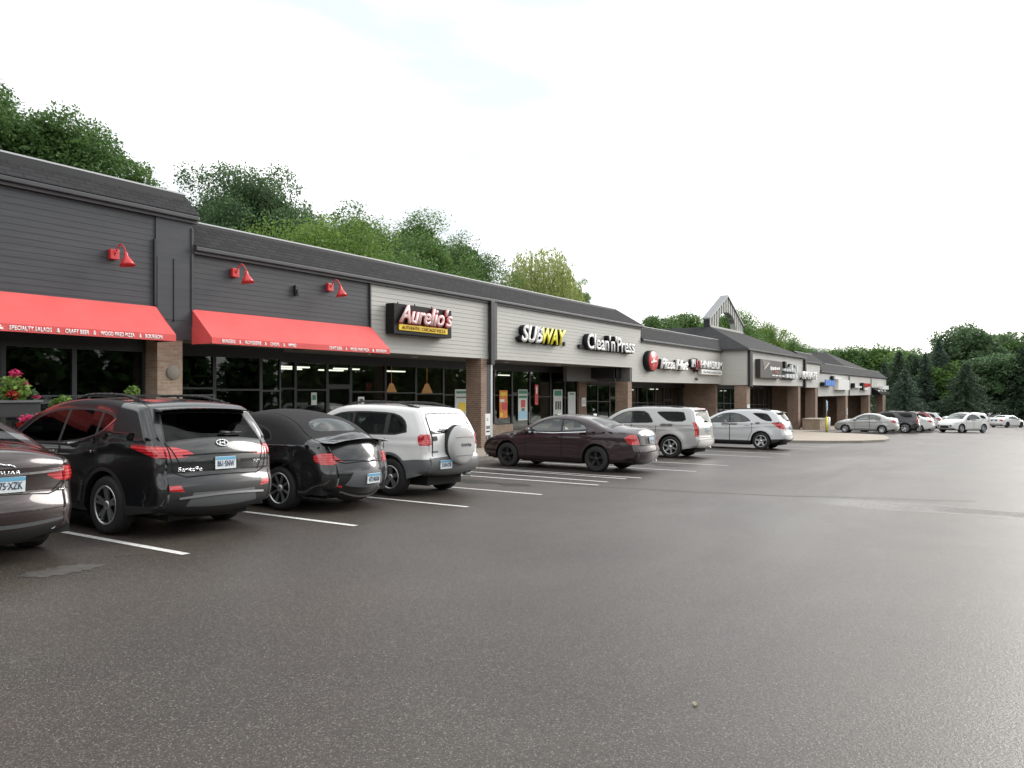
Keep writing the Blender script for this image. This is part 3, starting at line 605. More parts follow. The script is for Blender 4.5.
# signs on the projecting block
YD=14.3; D=lambda px:at(px,0,YD)[0]
t=thing('shop_sign','dark brown cabinet sign with a pale slash on the projecting block','sign',(57.3,FB,2.5),'shop signs')
bm=BM(); box(bm,D(760.5),D(782),YD,FB-.03,2.55,3.83,bev=.02); obj('cabinet',bm,mat('dark brown sign',(.035,.03,.03),.5),t)
bm=BM(); prism(bm,[(D(762),YD-.02,3.78),(D(771),YD-.02,3.7),(D(764),YD-.02,3.15)],(0,.02,0)); obj('panel',bm,mat('taupe sign panel',(.16,.14,.125),.6),t)
bm=BM(); prism(bm,[(D(764),YD-.04,3.15),(D(764.6),YD-.04,3.18),(D(769),YD-.04,3.62),(D(768.2),YD-.04,3.6)],(0,.015,0)); obj('slash_mark',bm,'white',t)
bm=BM()
for i in range(5): box(bm,D(770+i*2),D(771.5+i*2),YD-.04,YD-.002,3.12+.02*i,3.38-.03*(i%2))
for i in range(4): box(bm,D(772+i*3.2),D(774.4+i*3.2),YD-.04,YD-.002,2.72,2.80)
obj('lettering',bm,'white',t); bm=BM(); box(bm,D(774),D(777.5),YD-.04,YD-.002,2.97,3.06); obj('red_mark',bm,'red',t)
t=thing('shop_sign','stacked white and pale letters with black returns on the projecting block','sign',(63.8,FB,2.5),'shop signs')
bm=BM(); box(bm,D(784),D(797),14.45,FB-.03,3.02,3.12); box(bm,D(785),D(797),14.45,FB-.03,2.55,2.62)
for a,z,w,h in ((787.2,3.15,.5,.75),(792.5,3.55,.5,.2),(795.6,3.5,.5,.2)): box(bm,D(a),D(a)+w,14.45,FB-.03,z,z+h)
obj('letter_returns',bm,'signbox',t); bm=BM()
for i in range(6): box(bm,D(784.2+i*2.5),D(785.6+i*2.5),YD-.02,14.449,3.16,3.34+.32*(i%2 if i>2 else 0))
for i in range(4): box(bm,D(786.5+i*3),D(788.6+i*3),YD-.02,14.449,2.66,2.95)
obj('lettering',bm,'greysign',t)
t=thing('shop_sign','white block capitals on the narrow bay right of the projecting block','sign',(70.5,FB,2.6),'shop signs')
bm=BM(); box(bm,D(804),D(816),14.5,FB-.03,2.64,2.74); obj('raceway',bm,'signbox',t)
bm=place(text_bm('KARATE',.60,.12,.02,width=D(817.5)-D(803.8)),D(803.8),14.45,2.66); obj('lettering',bm,'white',t)
t=thing('shop_sign','blue and white sign with a large white panel on the far siding','sign',(82,FB,1.7),'shop signs')
bm=BM(); box(bm,D(824),D(833),YD,FB-.03,2.12,2.45); box(bm,D(834),D(836),YD+.1,FB-.03,2.4,3.1); obj('cabinet',bm,'signbox',t)
bm=BM()
for i in range(5): box(bm,D(824.8+i*1.9),D(826.4+i*1.9),YD-.1,YD-.002,2.14,2.70-.08*(i%2))
obj('lettering',bm,'blue',t); bm=BM(); box(bm,D(838),D(849),YD-.05,FB-.03,1.76,2.78); box(bm,D(835),D(841.5),YD-.05,FB-.03,2.785,3.05); obj('panel',bm,'white',t)
t=thing('shop_sign','row of small white letters and red letters on the far siding','sign',(98,FB,1.9),'shop signs')
bm=BM(); box(bm,D(854.2),D(855.2),YD,FB-.03,1.98,2.5); box(bm,D(863.2),D(864),YD,FB-.03,1.75,2.6); obj('cabinet',bm,'signbox',t)
bm=BM(); box(bm,D(855.4),D(856.4),YD,FB-.03,2.0,2.5); 
for i in range(3): box(bm,D(857+i*1.8),D(858.2+i*1.8),YD,FB-.03,2.0,2.2)
box(bm,D(865),D(868.5),YD,FB-.03,1.78,2.05); obj('lettering',bm,'white',t)
bm=BM()
for i in range(5): box(bm,D(864.4+i*1.3),D(865.3+i*1.3),YD,FB-.03,2.15,2.55)
obj('red_lettering',bm,'red',t)
t=thing('shop_sign','white letters at the far right end of the siding','sign',(116,FB,1.8),'shop signs')
bm=BM()
for i in range(4): box(bm,D(880.6+i*1.5),D(881.7+i*1.5),14.0,FB-.03,1.85,2.25+.1*(i%2))
obj('lettering',bm,'white',t)
t=thing('awning','black awning with white lettering at the far end of the shops','awning',(110,FB,1.2)); bm=BM()
prism(bm,[(106.3,FB-.03,2.1),(106.3,13.6,1.3),(106.3,13.6,1.15),(106.3,FB-.03,1.15)],(9.5,0,0)); obj('canopy',bm,mat('black awning canvas',(.012,.012,.013),.95,spec=.08),t)
bm=BM()
for i in range(3): quad(bm,(108+i*2.6,14.2-.02,1.76),(108.6+i*2.6,14.2-.02,1.76),(109.4+i*2.6,13.9,1.52),(108.8+i*2.6,13.9,1.52))
obj('lettering',bm,'white',t)
# posters and notices on the shop glass
def poster(label,x0,x1,z0,z1,Y,bg,marks,cat='poster',name='poster'):
    t=thing(name,label,cat,((x0+x1)/2,Y,z0)); bm=BM(); box(bm,x0,x1,Y-.012,Y,z0,z1); obj('sheet',bm,bg,t)
    for m,a,b,c,d in marks:
        bm=BM(); box(bm,x0+(x1-x0)*a,x0+(x1-x0)*b,Y-.018,Y-.0125,z0+(z1-z0)*c,z0+(z1-z0)*d); obj('print',bm,m,t)
YP=18.93
poster('orange food poster on the shop glass right of the brick column',28.55,29.2,.45,1.68,YP,'orange',[('yellow',.1,.9,.80,.93),('white',.05,.6,.58,.68),('red',.3,.95,.30,.55),('yellow',.05,.4,.05,.2)])
poster('tall pale poster with green heading and pink print, left of the red column sign',30.1,30.9,.3,1.72,YP,'paper',[('green',.06,.94,.86,.97),('green',.06,.94,.72,.80),('red',.3,.75,.42,.66),('skyblue',.06,.94,.04,.30),('greyplastic',.35,.7,.30,.40)])
poster('tall pale poster with large dark numerals right of the shop door',33.35,34.25,.2,1.72,YP,'paper',[('green',.1,.9,.80,.97),('black',.2,.36,.35,.62),('black',.45,.6,.35,.62),('black',.68,.82,.35,.62),('green',.15,.85,.05,.2)])
poster('tall pale green poster at the right end of the sandwich shop glass',34.85,35.65,.25,1.6,YP,'paper',[('greysign',.1,.9,.1,.88),('green',.2,.8,.9,.95)])
poster('white notice on the brick pier behind the dark sedan',36.1,36.55,.85,1.3,18.80,'white',[('greysign',.15,.85,.2,.8)],'notice','notice')
poster('red strip banner beside the sandwich shop door',31.45,31.75,1.0,1.95,18.85,'red',[('white',.3,.7,.55,.9)],'banner','banner')
poster('pale menu poster on the glass left of the brick column',25.3,26.2,.65,1.72,YP,'paper',[('green',.1,.9,.84,.93),('greyplastic',.1,.9,.66,.72),('yellow',.25,.8,.15,.5)])
poster('small white notice on the glass over the roof of the white spare wheel car',19.75,20.05,1.15,1.45,YP,'white',[('black',.2,.8,.55,.75),('black',.2,.5,.2,.4)],'notice','notice')
poster('pale notice on the door glass left of the white spare wheel car',17.62,17.85,1.2,1.6,YP,'paper',[('green',.2,.8,.4,.8)],'notice','notice')
poster('red neon style window sign under the soffit behind the white car roof',20.35,20.65,1.65,1.95,YP+.2,'dark_in',[('red',.05,.3,.05,.95),('red',.4,.6,.05,.95),('red',.7,.95,.05,.95)],'sign','window_sign')
poster('blue and pale poster on the glass of the projecting block',57.9,59.2,.0,.9,16.9,'skyblue',[('blue',.3,.8,.0,.6)])
poster('pale green poster on the glass left of the projecting block',49.0,50.2,-.4,.35,SF-.06,'paper',[('green',.2,.8,.3,.6)])
poster('white notice on the brick column under the dark return wall',51.8,52.4,-.1,.75,FB+.02,'paper',[('red',.2,.8,.55,.65),('greyplastic',.2,.8,.2,.3)],'notice','notice')
poster('pale notice on the brick column of the far shops',88.7,89.2,-.9,-.2,FB+.0,'paper',[('greysign',.2,.8,.3,.8)],'notice','notice')
# lamp disc on the first brick column
bm=BM(); lathe(bm,[(0,0),(.16,0),(.17,-.03),(.15,-.06),(0,-.07)],(11.02,F+.02,2.08),(0,1,0),24); tag(obj('wall_plaque',bm,'kerb'),'round tan plaque on the tan brick column between the two red awnings','plaque')
# accessible parking signs
for x,lab in ((20.35,'white parking sign on a post in front of the dark sedan, beside the brick column'),(25.0,'white parking sign on a post showing just over the roof of the dark sedan'),(27.9,'white parking sign on a post showing between the dark sedan and the silver wagon')):
    y=KY+.3; g=gz(x)+.13; t=thing('parking_sign',lab,'sign',(x,y,g),'parking signs along the kerb')
    bm=BM(); box(bm,x-.025,x+.025,y-.02,y+.02,g-.1,g+1.2); obj('post',bm,'steel',t)
    bm=BM(); box(bm,x-.14,x+.14,y-.03,y-.022,g+.62,g+1.30,bev=.003); obj('panel',bm,'white',t)
    bm=BM(); lathe(bm,[(.025,0),(.04,0)],(x-.03,y-.033,g+1.12),(0,1,0),12); box(bm,x-.09,x+.09,y-.036,y-.031,g+.72,g+.765); box(bm,x-.09,x-.02,y-.036,y-.031,g+.82,g+.92); box(bm,x+.02,x+.09,y-.036,y-.031,g+.82,g+.92); obj('marking',bm,'black',t)
# far pavement furniture
x,y=64.9,12.2; g=gz(x); t=thing('bollard_sign','yellow bollard carrying a slim blue sign post at the far pavement','bollard',(x,y,g))
bm=BM(); cyl(bm,(x,y,g),(x,y,g+1.15),.085,.085,14); lathe(bm,[(.085,0),(.06,.06),(0,.08)],(x,y,g+1.15),(0,0,1),14); obj('bollard',bm,'brightyellow',t)
bm=BM(); cyl(bm,(x,y,g+1.2),(x,y,g+2.5),.04,.04); obj('post',bm,'greysign',t); bm=BM(); box(bm,x-.15,x+.15,y-.06,y-.045,g+1.7,g+2.45); obj('panel',bm,'skyblue',t)
x0,x1,y0,y1=66.2,69.4,12.95,14.3; g=gz(67)+.1; t=thing('brick_planter','low tan brick planter wall on the far pavement','planter',((x0+x1)/2,y0,g))
bm=BM(); box(bm,x0,x1,y0,y1,g-.2,g+.85); obj('wall',bm,'tanbrick',t); bm=BM(); box(bm,x0-.04,x1+.04,y0-.04,y1+.04,g+.851,g+.93,bev=.01); obj('coping',bm,'concrete',t)
x=71.5; y=13.3; g=gz(x)+.1; bm=BM(); cyl(bm,(x,y,g),(x,y,g+1.0),.16,.16,14); lathe(bm,[(.16,0),(.1,.05),(0,.06)],(x,y,g+1.0),(0,0,1),14); tag(obj('bollard',bm,'white'),'white bollard before the far shop window','bollard')
# ------------------------------------------------------------------ cars
def catmull(P,step=.045):
    P=[np.array(p,float) for p in P]; Q=[2*P[0]-P[1]]+P+[2*P[-1]-P[-2]]; out=[]
    for i in range(1,len(Q)-2):
        a,b,c,d=Q[i-1:i+3]; L=np.linalg.norm((c-b)[:2]); n=max(1,int(round(L/step)))
        tb=L**.5; ta=max(1e-3,np.linalg.norm((b-a)[:2])**.5); tc=max(1e-3,np.linalg.norm((d-c)[:2])**.5)
        m1=(c-b)+tb*((b-a)/ta-(c-a)/(ta+tb)); m2=(c-b)+tb*((d-c)/tc-(d-b)/(tb+tc))
        for k in range(n):
            t=k/n; out.append((2*t**3-3*t**2+1)*b+(t**3-2*t**2+t)*m1+(-2*t**3+3*t**2)*c+(t**3-t**2)*m2)
    out.append(P[-1]); return np.array(out)
def chaikin(P,n=2):
    P=[tuple(p) for p in P]
    for _ in range(n):
        Q=[]
        for a,b in zip(P,P[1:]+P[:1]): Q+=[(.78*a[0]+.22*b[0],.78*a[1]+.22*b[1]),(.22*a[0]+.78*b[0],.22*a[1]+.78*b[1])]
        P=Q
    return P
def inpoly(pts,poly):
    x,y=pts[:,0],pts[:,1]; r=np.zeros(len(pts),bool); n=len(poly)
    for i in range(n):
        x1,y1=poly[i];x2,y2=poly[(i+1)%n]
        if y1==y2: continue
        c=((y1>y)!=(y2>y))&(x<(x2-x1)*(y-y1)/(y2-y1)+x1); r^=c
    return r
def clipx(poly,x0,x1,sl=0):
    """cut poly to x0+sl*z < x < x1+sl*z"""
    def half(P,f):
        out=[]
        for a,b in zip(P,P[1:]+P[:1]):
            fa,fb=f(a),f(b)
            if fa>=0: out.append(a)
            if fa*fb<0: t=fa/(fa-fb); out.append((a[0]+(b[0]-a[0])*t,a[1]+(b[1]-a[1])*t))
        return out
    P=half(list(poly),lambda p:p[0]-x0-sl*p[1]); return half(P,lambda p:x1+sl*p[1]-p[0])
def inset(poly,d):
    A=sum(a[0]*b[1]-b[0]*a[1] for a,b in zip(poly,poly[1:]+poly[:1])); s=1 if A>0 else -1; n=len(poly); out=[]
    for i in range(n):
        p,q,r=[np.array(poly[(i+k)%n]) for k in(-1,0,1)]
        u=(q-p)/max(1e-6,np.linalg.norm(q-p)); v=(r-q)/max(1e-6,np.linalg.norm(r-q))
        nn=np.array((-u[1]-v[1],u[0]+v[0]))*s; L=np.linalg.norm(nn); nn=nn/max(L,1e-6); c=max(.45,nn@np.array((-u[1],u[0]))*s)
        out.append(tuple(q+nn*d/c))
    return out
class Shape:
    def __init__(s,sp):
        s.__dict__.update({k:v for k,v in sp.items() if k not in('side','rear','front','extra')}); s.S=catmull(s.sil)               # columns l, z, fillet r, bulge b
        d=np.linalg.norm(np.diff(s.S[:,:2],axis=0),axis=1); s.s=np.concatenate([[0],np.cumsum(d)])
        s.A=s.S[:-1,:2]; s.D=np.diff(s.S[:,:2],axis=0); s.Lf=s.Lr+s.wb
        t=np.gradient(s.S[:,:2],axis=0); t/=np.linalg.norm(t,axis=1)[:,None]; s.nrm=np.stack([-t[:,1],t[:,0]],1)
        s.we=np.array([s.W(np.array([p[0]]),np.array([p[1]]))[0] for p in s.S[:,:2]])
        k=np.ones(5)/5; s.we=np.concatenate([s.we[:2],np.convolve(s.we,k,'valid'),s.we[-2:]]); s.itop=int(np.argmax(s.S[:,1]))
    def W(s,l,z):
        w=np.full(l.shape,s.w/2)
        a=np.clip((s.Lr+.1-l)/(s.Lr+.1),0,1); w=w-s.tr*a**2
        a=np.clip((l-s.Lf+.2)/(s.L-s.Lf+.2),0,1.1); w=w-s.tf*a**2
        b=np.interp(l,*s.belt); u=np.clip(z-b,0,None); w=w-s.tum*u-s.tum2*u*u
        w=w-.10*np.clip((.42-z)/.25,0,1)**2-.02*np.clip((z-.62)/.4,0,1)**2*(z<b)
        w=w+s.crease*np.exp(-((z-(b-.13))/.045)**2)-.008*np.exp(-((z-.47)/.09)**2)
        for c in (s.Lr,s.Lf):
            rr=np.hypot(l-c,z-s.R); w=w+s.fend*np.exp(-((rr-s.R-.09)/.11)**2)*(z>.1)
        P=np.stack([l,z],1)[:,None,:]-s.A[None]; t=np.clip((P*s.D[None]).sum(2)/np.maximum((s.D**2).sum(1),1e-9),0,1)
        q=P-t[:,:,None]*s.D[None]; dd=np.hypot(q[:,:,0],q[:,:,1]); j=dd.argmin(1); i=np.arange(len(l)); d=dd[i,j]
        r=s.S[j,2]+(s.S[np.minimum(j+1,len(s.S)-1),2]-s.S[j,2])*t[i,j]
        return w-np.where(d<r,r-np.sqrt(np.maximum(0,r*r-(r-d)**2)),0)
    def side(s,l,z,sg=1): 
        w=s.W(l,z); return np.stack([sg*w,l,z],1)
    def side_n(s,l,z,sg=1):
        e=.006; dl=(s.W(l+e,z)-s.W(l-e,z))/(2*e); dz=(s.W(l,z+e)-s.W(l,z-e))/(2*e)
        dl=np.clip(dl,-6,6); dz=np.clip(dz,-6,6)
        n=np.stack([np.full(l.shape,sg*1.),-dl,-dz],1); return n/np.linalg.norm(n,axis=1)[:,None]
    def strip(s,u,t):
        l=np.interp(t,s.s,s.S[:,0]);z=np.interp(t,s.s,s.S[:,1]);b=np.interp(t,s.s,s.S[:,3]);w=np.interp(t,s.s,s.we)
        nx=np.interp(t,s.s,s.nrm[:,0]);nz=np.interp(t,s.s,s.nrm[:,1]); h=b*(1-u*u)
        return np.stack([u*w,l+nx*h,z+nz*h],1)
    def strip_n(s,u,t):
        e=.02; f=.05; a=s.strip(u+e,t)-s.strip(u-e,t); b=s.strip(u,np.minimum(t+f,s.s[-1]))-s.strip(u,np.maximum(t-f,0)); n=np.cross(a,b)
        n/=np.maximum(np.linalg.norm(n,axis=1),1e-9)[:,None]; return n
    def s_at(s,z,front=False):
        if front: i=s.itop; zz=s.S[i:,1][::-1]; ss=s.s[i:][::-1]
        else: i=s.itop; zz=s.S[:i+1,1]; ss=s.s[:i+1]
        m=np.maximum.accumulate(zz); return float(np.interp(z,m+np.arange(len(m))*1e-7,ss))
    def rear(s,y,z,front=False):
        t=s.s_at(z,front); w=float(np.interp(t,s.s,s.we)); u=np.array([np.clip(y/w,-1,1)]); ta=np.array([t]); return s.strip(u,ta)[0],s.strip_n(u,ta)[0]
def cdt(pts,loops,extra):
    V=[Vector(p) for p in extra]; E=[]
    for lp,closed in loops:
        i0=len(V); V+=[Vector(p) for p in lp]; n=len(lp)
        E+=[(i0+i,i0+(i+1)%n) for i in range(n if closed else n-1)]
    r=delaunay_2d_cdt(V,E,[],0,1e-5); return np.array([tuple(v) for v in r[0]]),np.array([list(f) for f in r[2] if len(f)==3])
def resample(poly,step=.05):
    out=[]
    for a,b in zip(poly,poly[1:]+poly[:1]):
        n=max(1,int(math.hypot(b[0]-a[0],b[1]-a[1])/step))
        out+=[(a[0]+(b[0]-a[0])*k/n,a[1]+(b[1]-a[1])*k/n) for k in range(n)]
    return out
class Parts(dict):
    def add(s,name,m,V,Nn,F):
        if len(F)==0: return
        q=s.setdefault(name,[m,[],[],[],0]); q[1].append(V);q[2].append(Nn);q[3].append(F+q[4]);q[4]+=len(V)
def meshpart(name,m,V,Nn,F,parent,th=0):
    used,inv=np.unique(F,return_inverse=True); V=V[used];Nn=Nn[used];F=inv.reshape(F.shape)
    me=bpy.data.meshes.new(name); me.from_pydata(V.tolist(),[],F.tolist()); me.materials.append(M[m] if isinstance(m,str) else m)
    me.polygons.foreach_set('use_smooth',[True]*len(me.polygons)); me.normals_split_custom_set_from_vertices(Nn.tolist())
    o=bpy.data.objects.new(name,me); COL.objects.link(o); o.parent=parent; return o
def car(sp,name,label,cat,x,y,rz=0.,group='cars parked at the shops',pm=None,full=True):
    s=Shape(sp); cy=s.Lr+s.wb/2; P=Parts(); pm=pm or sp['paint']
    root=thing(name,label,cat,(x,y,gz(x)),group)
    root.rotation_euler=(Matrix.Rotation(math.atan(SLOPE) if x<130 else 0,4,'Y')@Matrix.Rotation(rz,4,'Z')).to_euler()
    grid=.06 if full else .11
    Ra=s.R+.055; zb0=lambda l:np.interp(l,[0,s.Lr,s.Lf,s.L],[s.S[0,1],s.zs,s.zs,s.S[-1,1]])
    # ---- sides
    arch=[[(c+Ra*math.cos(t),s.R+.01+Ra*math.sin(t)) for t in [math.pi*1.25-math.pi*1.5*i/28 for i in range(29)]] for c in (s.Lr,s.Lf)]
    def archpath(c):
        z0=s.zs; a=math.asin(max(-1,min(1,(z0-s.R-.01)/Ra))); return [(c+Ra*math.cos(t),s.R+.01+Ra*math.sin(t)) for t in [math.pi-a-(math.pi-2*a)*i/26 for i in range(27)]]
    bot=archpath(s.Lr)+[(l,s.zs) for l in np.linspace(s.Lr+Ra+.1,s.Lf-Ra-.1,12)]+archpath(s.Lf)
    outline=[tuple(p) for p in bot]+[tuple(p) for p in s.S[::-1,:2]]
    regs=[]                                                   # (name, material, polygon) by priority
    dlo=chaikin(sp['dlo'],1) if sp.get('round',1) else sp['dlo']
    for k,(a,b,sl,gm) in enumerate(sp['panes']): 
        pn=clipx(inset(resample(dlo,.2),.028),a,b,sl)
        if len(pn)>2: regs.append(('side_window_%d'%k,gm,pn))
    if sp.get('quarter'): 
        regs.append(('quarter_window',sp.get('qglass','tint'),inset(chaikin(sp['quarter'],1),.022))); regs.append(('window_frame',sp.get('frame','plastic'),chaikin(sp['quarter'],1)))
    regs.append(('window_frame',sp.get('frame','plastic'),dlo))
    for nm,m,pl in sp.get('side',[]): regs.append((nm,m,pl))
    clad=sp.get('clad')
    if clad:
        for c in (s.Lr,s.Lf): regs.append(('cladding',clad[0],[(c+(Ra+clad[2])*math.cos(t),s.R+.01+(Ra+clad[2])*math.sin(t)) for t in [2*math.pi*i/40 for i in range(40)]]))
        regs.append(('cladding',clad[0],[(-.5,0),(s.L+.5,0),(s.L+.5,clad[1]),(-.5,clad[1])]))
    doors=[]
    for k,(a,b,sl) in enumerate(sp['doors']):
        z0=s.zs+.10; top=float(np.interp((a+b)/2,*s.belt))+.5
        pl=clipx([(a-1,z0),(b+1,z0),(b+1,top),(a-1,top)],a,b,sl)
        if k==len(sp['doors'])-1:                            # rear door is cut by the wheel arch
            c=s.Lr; rr=Ra+.10; out=[]
            for (px,pz) in resample(pl,.05):
                d=math.hypot(px-c,pz-s.R)
                if d<rr: px,pz=c+(px-c)*rr/max(d,.01),s.R+(pz-s.R)*rr/max(d,.01)
                out.append((px,pz))
            pl=out
        doors.append(pl); regs.append(('door_%d'%k,pm,pl))
    ol=np.array(outline); gl,gzz=np.meshgrid(np.arange(-.02,s.L+.05,grid),np.arange(.15,s.H+.05,grid)); gp=np.stack([gl.ravel(),gzz.ravel()],1); gp=gp[inpoly(gp,outline)]
    near=[]
    for d in ((.006,.022,.05,.09,.14) if full else (.012,.05,.12)):
        q=s.S[:,:2]-s.nrm*d; near.append(q)
    near=np.concatenate(near); near=near[inpoly(near,outline)]
    P0=gp[:,None,:]-s.A[None]; t=np.clip((P0*s.D[None]).sum(2)/np.maximum((s.D**2).sum(1),1e-9),0,1); q=P0-t[:,:,None]*s.D[None]; dd=np.hypot(q[:,:,0],q[:,:,1]).min(1); gp=gp[dd>.15 if full else dd>.13]
    # keep fillet rows of one part of the outline away from another part
    P0=near[:,None,:]-s.A[None]; 
    loops=[(outline,True)]+[(resample(r[2],.06),True) for r in regs]
    V2,F=cdt(None,loops,np.concatenate([gp,near]).tolist())
    cen=V2[F].mean(1); ok=inpoly(cen,outline); F=F[ok]; cen=cen[ok]
    cls=np.full(len(F),-1); 
    for i in range(len(regs)-1,-1,-1): cls[inpoly(cen,regs[i][2])]=i
    area=np.cross(V2[F[:,1]]-V2[F[:,0]],V2[F[:,2]]-V2[F[:,0]]); F[area<0]=F[area<0][:,::-1]
    V2[:,1]=V2[:,1]
    for sg,sd in ((1,'R'),(-1,'L')):
        V=s.side(V2[:,0],V2[:,1],sg); Nn=s.side_n(V2[:,0],V2[:,1],sg); FF=F if sg>0 else F[:,::-1]
        V=V-np.array((0,cy,0))
        for i in [-1]+list(range(len(regs))):
            f=FF[cls==i]
            if i<0: P.add('body',pm,V,Nn,f)
            else:
                nm,m=regs[i][0],regs[i][1]
                P.add(nm+('' if nm in('cladding','window_frame','soft_top') else '@'+sd),m,V,Nn,f)
        # arch and sill flanges
        for path in (np.array(archpath(s.Lr)),np.array(archpath(s.Lf)),np.array([(l,s.zs) for l in np.linspace(s.Lr+Ra,s.Lf-Ra,10)])):
            w=s.side(path[:,0],path[:,1],sg); i2=w.copy(); i2[:,0]-=sg*.30; n=len(w); VV=np.concatenate([w,i2])-np.array((0,cy,0))
            ff=np.array([(k,k+1,n+k) for k in range(n-1)]+[(k+1,n+k+1,n+k) for k in range(n-1)]); nn=np.tile(np.array((0,0,-1.)),(2*n,1)); P.add('underbody','under',VV,nn,ff)
    # ---- top, rear and front strip
    Lr_=[];sc=.8
    def conv(poly,front): return [(float(np.clip(yy/np.interp(s.s_at(zz,front),s.s,s.we),-1,1))*sc,s.s_at(zz,front)) for yy,zz in resample(poly,.05)]
    r2=[]
    for nm,m,pl in sp.get('rear',[]):
        if nm.endswith('*'): 
            for sg,sd in ((1,'R'),(-1,'L')): r2.append((nm[:-1]+'@'+sd,m,conv([(sg*a,b) for a,b in pl],False)))
        else: r2.append((nm,m,conv(pl,False)))
    for nm,m,pl in sp.get('front',[]):
        if nm.endswith('*'):
            for sg,sd in ((1,'R'),(-1,'L')): r2.append((nm[:-1]+'@'+sd,m,conv([(sg*a,b) for a,b in pl],True)))
        else: r2.append((nm,m,conv(pl,True)))
    for nm,m,l0,l1,z0 in sp.get('bands',[]):
        ii=[i for i in range(len(s.S)) if l0<=s.S[i,0]<=l1 and s.S[i,1]>=z0]; r2.append((nm,m,[(-sc-.01,s.s[ii[0]]),(sc+.01,s.s[ii[0]]),(sc+.01,s.s[ii[-1]]),(-sc-.01,s.s[ii[-1]])]))
    us=np.linspace(-1,1,21 if full else 11)*sc; g2=np.array([(u,t) for t in s.s for u in us])
    loops=[([(-sc,t) for t in s.s],False),([(sc,t) for t in s.s],False)]+[(r[2],True) for r in r2]
    V2,F=cdt(None,loops,g2.tolist()); V2[:,0]=np.clip(V2[:,0],-sc,sc); V2[:,1]=np.clip(V2[:,1],0,s.s[-1])
    area=np.cross(V2[F[:,1]]-V2[F[:,0]],V2[F[:,2]]-V2[F[:,0]]); F[area<0]=F[area<0][:,::-1]; F=F[np.abs(area)>1e-9]
    cen=V2[F].mean(1); cls=np.full(len(F),-1)
    for i in range(len(r2)-1,-1,-1): cls[inpoly(cen,r2[i][2])]=i
    V=s.strip(V2[:,0]/sc,V2[:,1])-np.array((0,cy,0)); Nn=s.strip_n(V2[:,0]/sc,V2[:,1])
    for i in [-1]+list(range(len(r2))):
        f=F[cls==i]
        if i<0: P.add('body',pm,V,Nn,f)
        else: P.add(r2[i][0],r2[i][1],V,Nn,f)
    made={}
    order=sorted(P,key=lambda k:0 if k.startswith(('body','door')) else 1)
    for k in order:
        m,Vs,Ns,Fs,_=P[k]; nm=k.split('@')[0]; sd=k.split('@')[1] if '@' in k else ''
        par=root
        base=nm.rstrip('_0123456789')
        if base=='side_window':
            idx=int(nm.split('_')[-1]); dk='door_%d@%s'%(min(idx,len(sp['doors'])-1),sd); par=made.get(dk,root) if idx<len(sp['doors']) else root
        made[k]=meshpart(base,m,np.concatenate(Vs),np.concatenate(Ns),np.concatenate(Fs),par)
    def lp(bm,nm,m,par=root,smooth=False): return obj(nm,bm,m,par,smooth,local=True)
    def sidept(l,z,sg,off=0.): 
        a=np.array([l]);b=np.array([z]); p=s.side(a,b,sg)[0]; n=s.side_n(a,b,sg)[0]; p=p+n*off; return Vector((p[0],p[1]-cy,p[2])),Vector(n)
    def rearpt(y,z,off=0.,front=False):
        p,n=s.rear(y,z,front); p=p+n*off; return Vector((p[0],p[1]-cy,p[2])),Vector(n)
    # gaps round the doors
    if full:
        bm=BM()
        for sg in (1,-1):
            for pl in doors:
                pl=[p for p in resample(pl,.05)]
                for a,b in zip(pl,pl[1:]+pl[:1]):
                    if a[1]>np.interp(a[0],*s.belt)+.02 or b[1]>np.interp(b[0],*s.belt)+.02: continue
                    d=Vector((b[0]-a[0],b[1]-a[1])); 
                    if d.length<1e-4: continue
                    d.normalize(); n=(-d.y*.0075,d.x*.0075)
                    quad(bm,*[sidept(q[0]+e*n[0],q[1]+e*n[1],sg,.0025)[0] for q,e in ((a,1),(b,1),(b,-1),(a,-1))])
        # boot or hatch outline
        for pl in sp.get('hatch',[]):
            pl=resample(pl,.05)
            for a,b in zip(pl,pl[1:]):
                d=Vector((b[0]-a[0],b[1]-a[1])).normalized(); n=(-d.y*.0075,d.x*.0075)
                for sg in (1,-1): quad(bm,*[rearpt(sg*(q[0]+e*n[0]),q[1]+e*n[1],.003)[0] for q,e in ((a,1),(b,1),(b,-1),(a,-1))])
        lp(bm,'panel_gap','under')
    # underbody block and wheels
    bm=BM(); wi=s.w/2-.36; box(bm,-wi,wi,.25-cy,s.L-.3-cy,.20,.56); 
    a,b=s.Lr+s.R+.12,s.Lf-s.R-.12; box(bm,-s.w/2+.09,s.w/2-.09,a-cy,b-cy,.19,.40); 
    q=s.Lr-s.R-.10
    if q>.3: box(bm,-s.w/2+.16,s.w/2-.16,.16-cy,q-cy,max(.24,s.S[0,1]-.03),.5)
    box(bm,-s.w/2+.2,s.w/2-.2,s.Lf+s.R+.08-cy,s.L-.25-cy,.24,.5)
    lp(bm,'underbody_block','under')
    wheel0={}
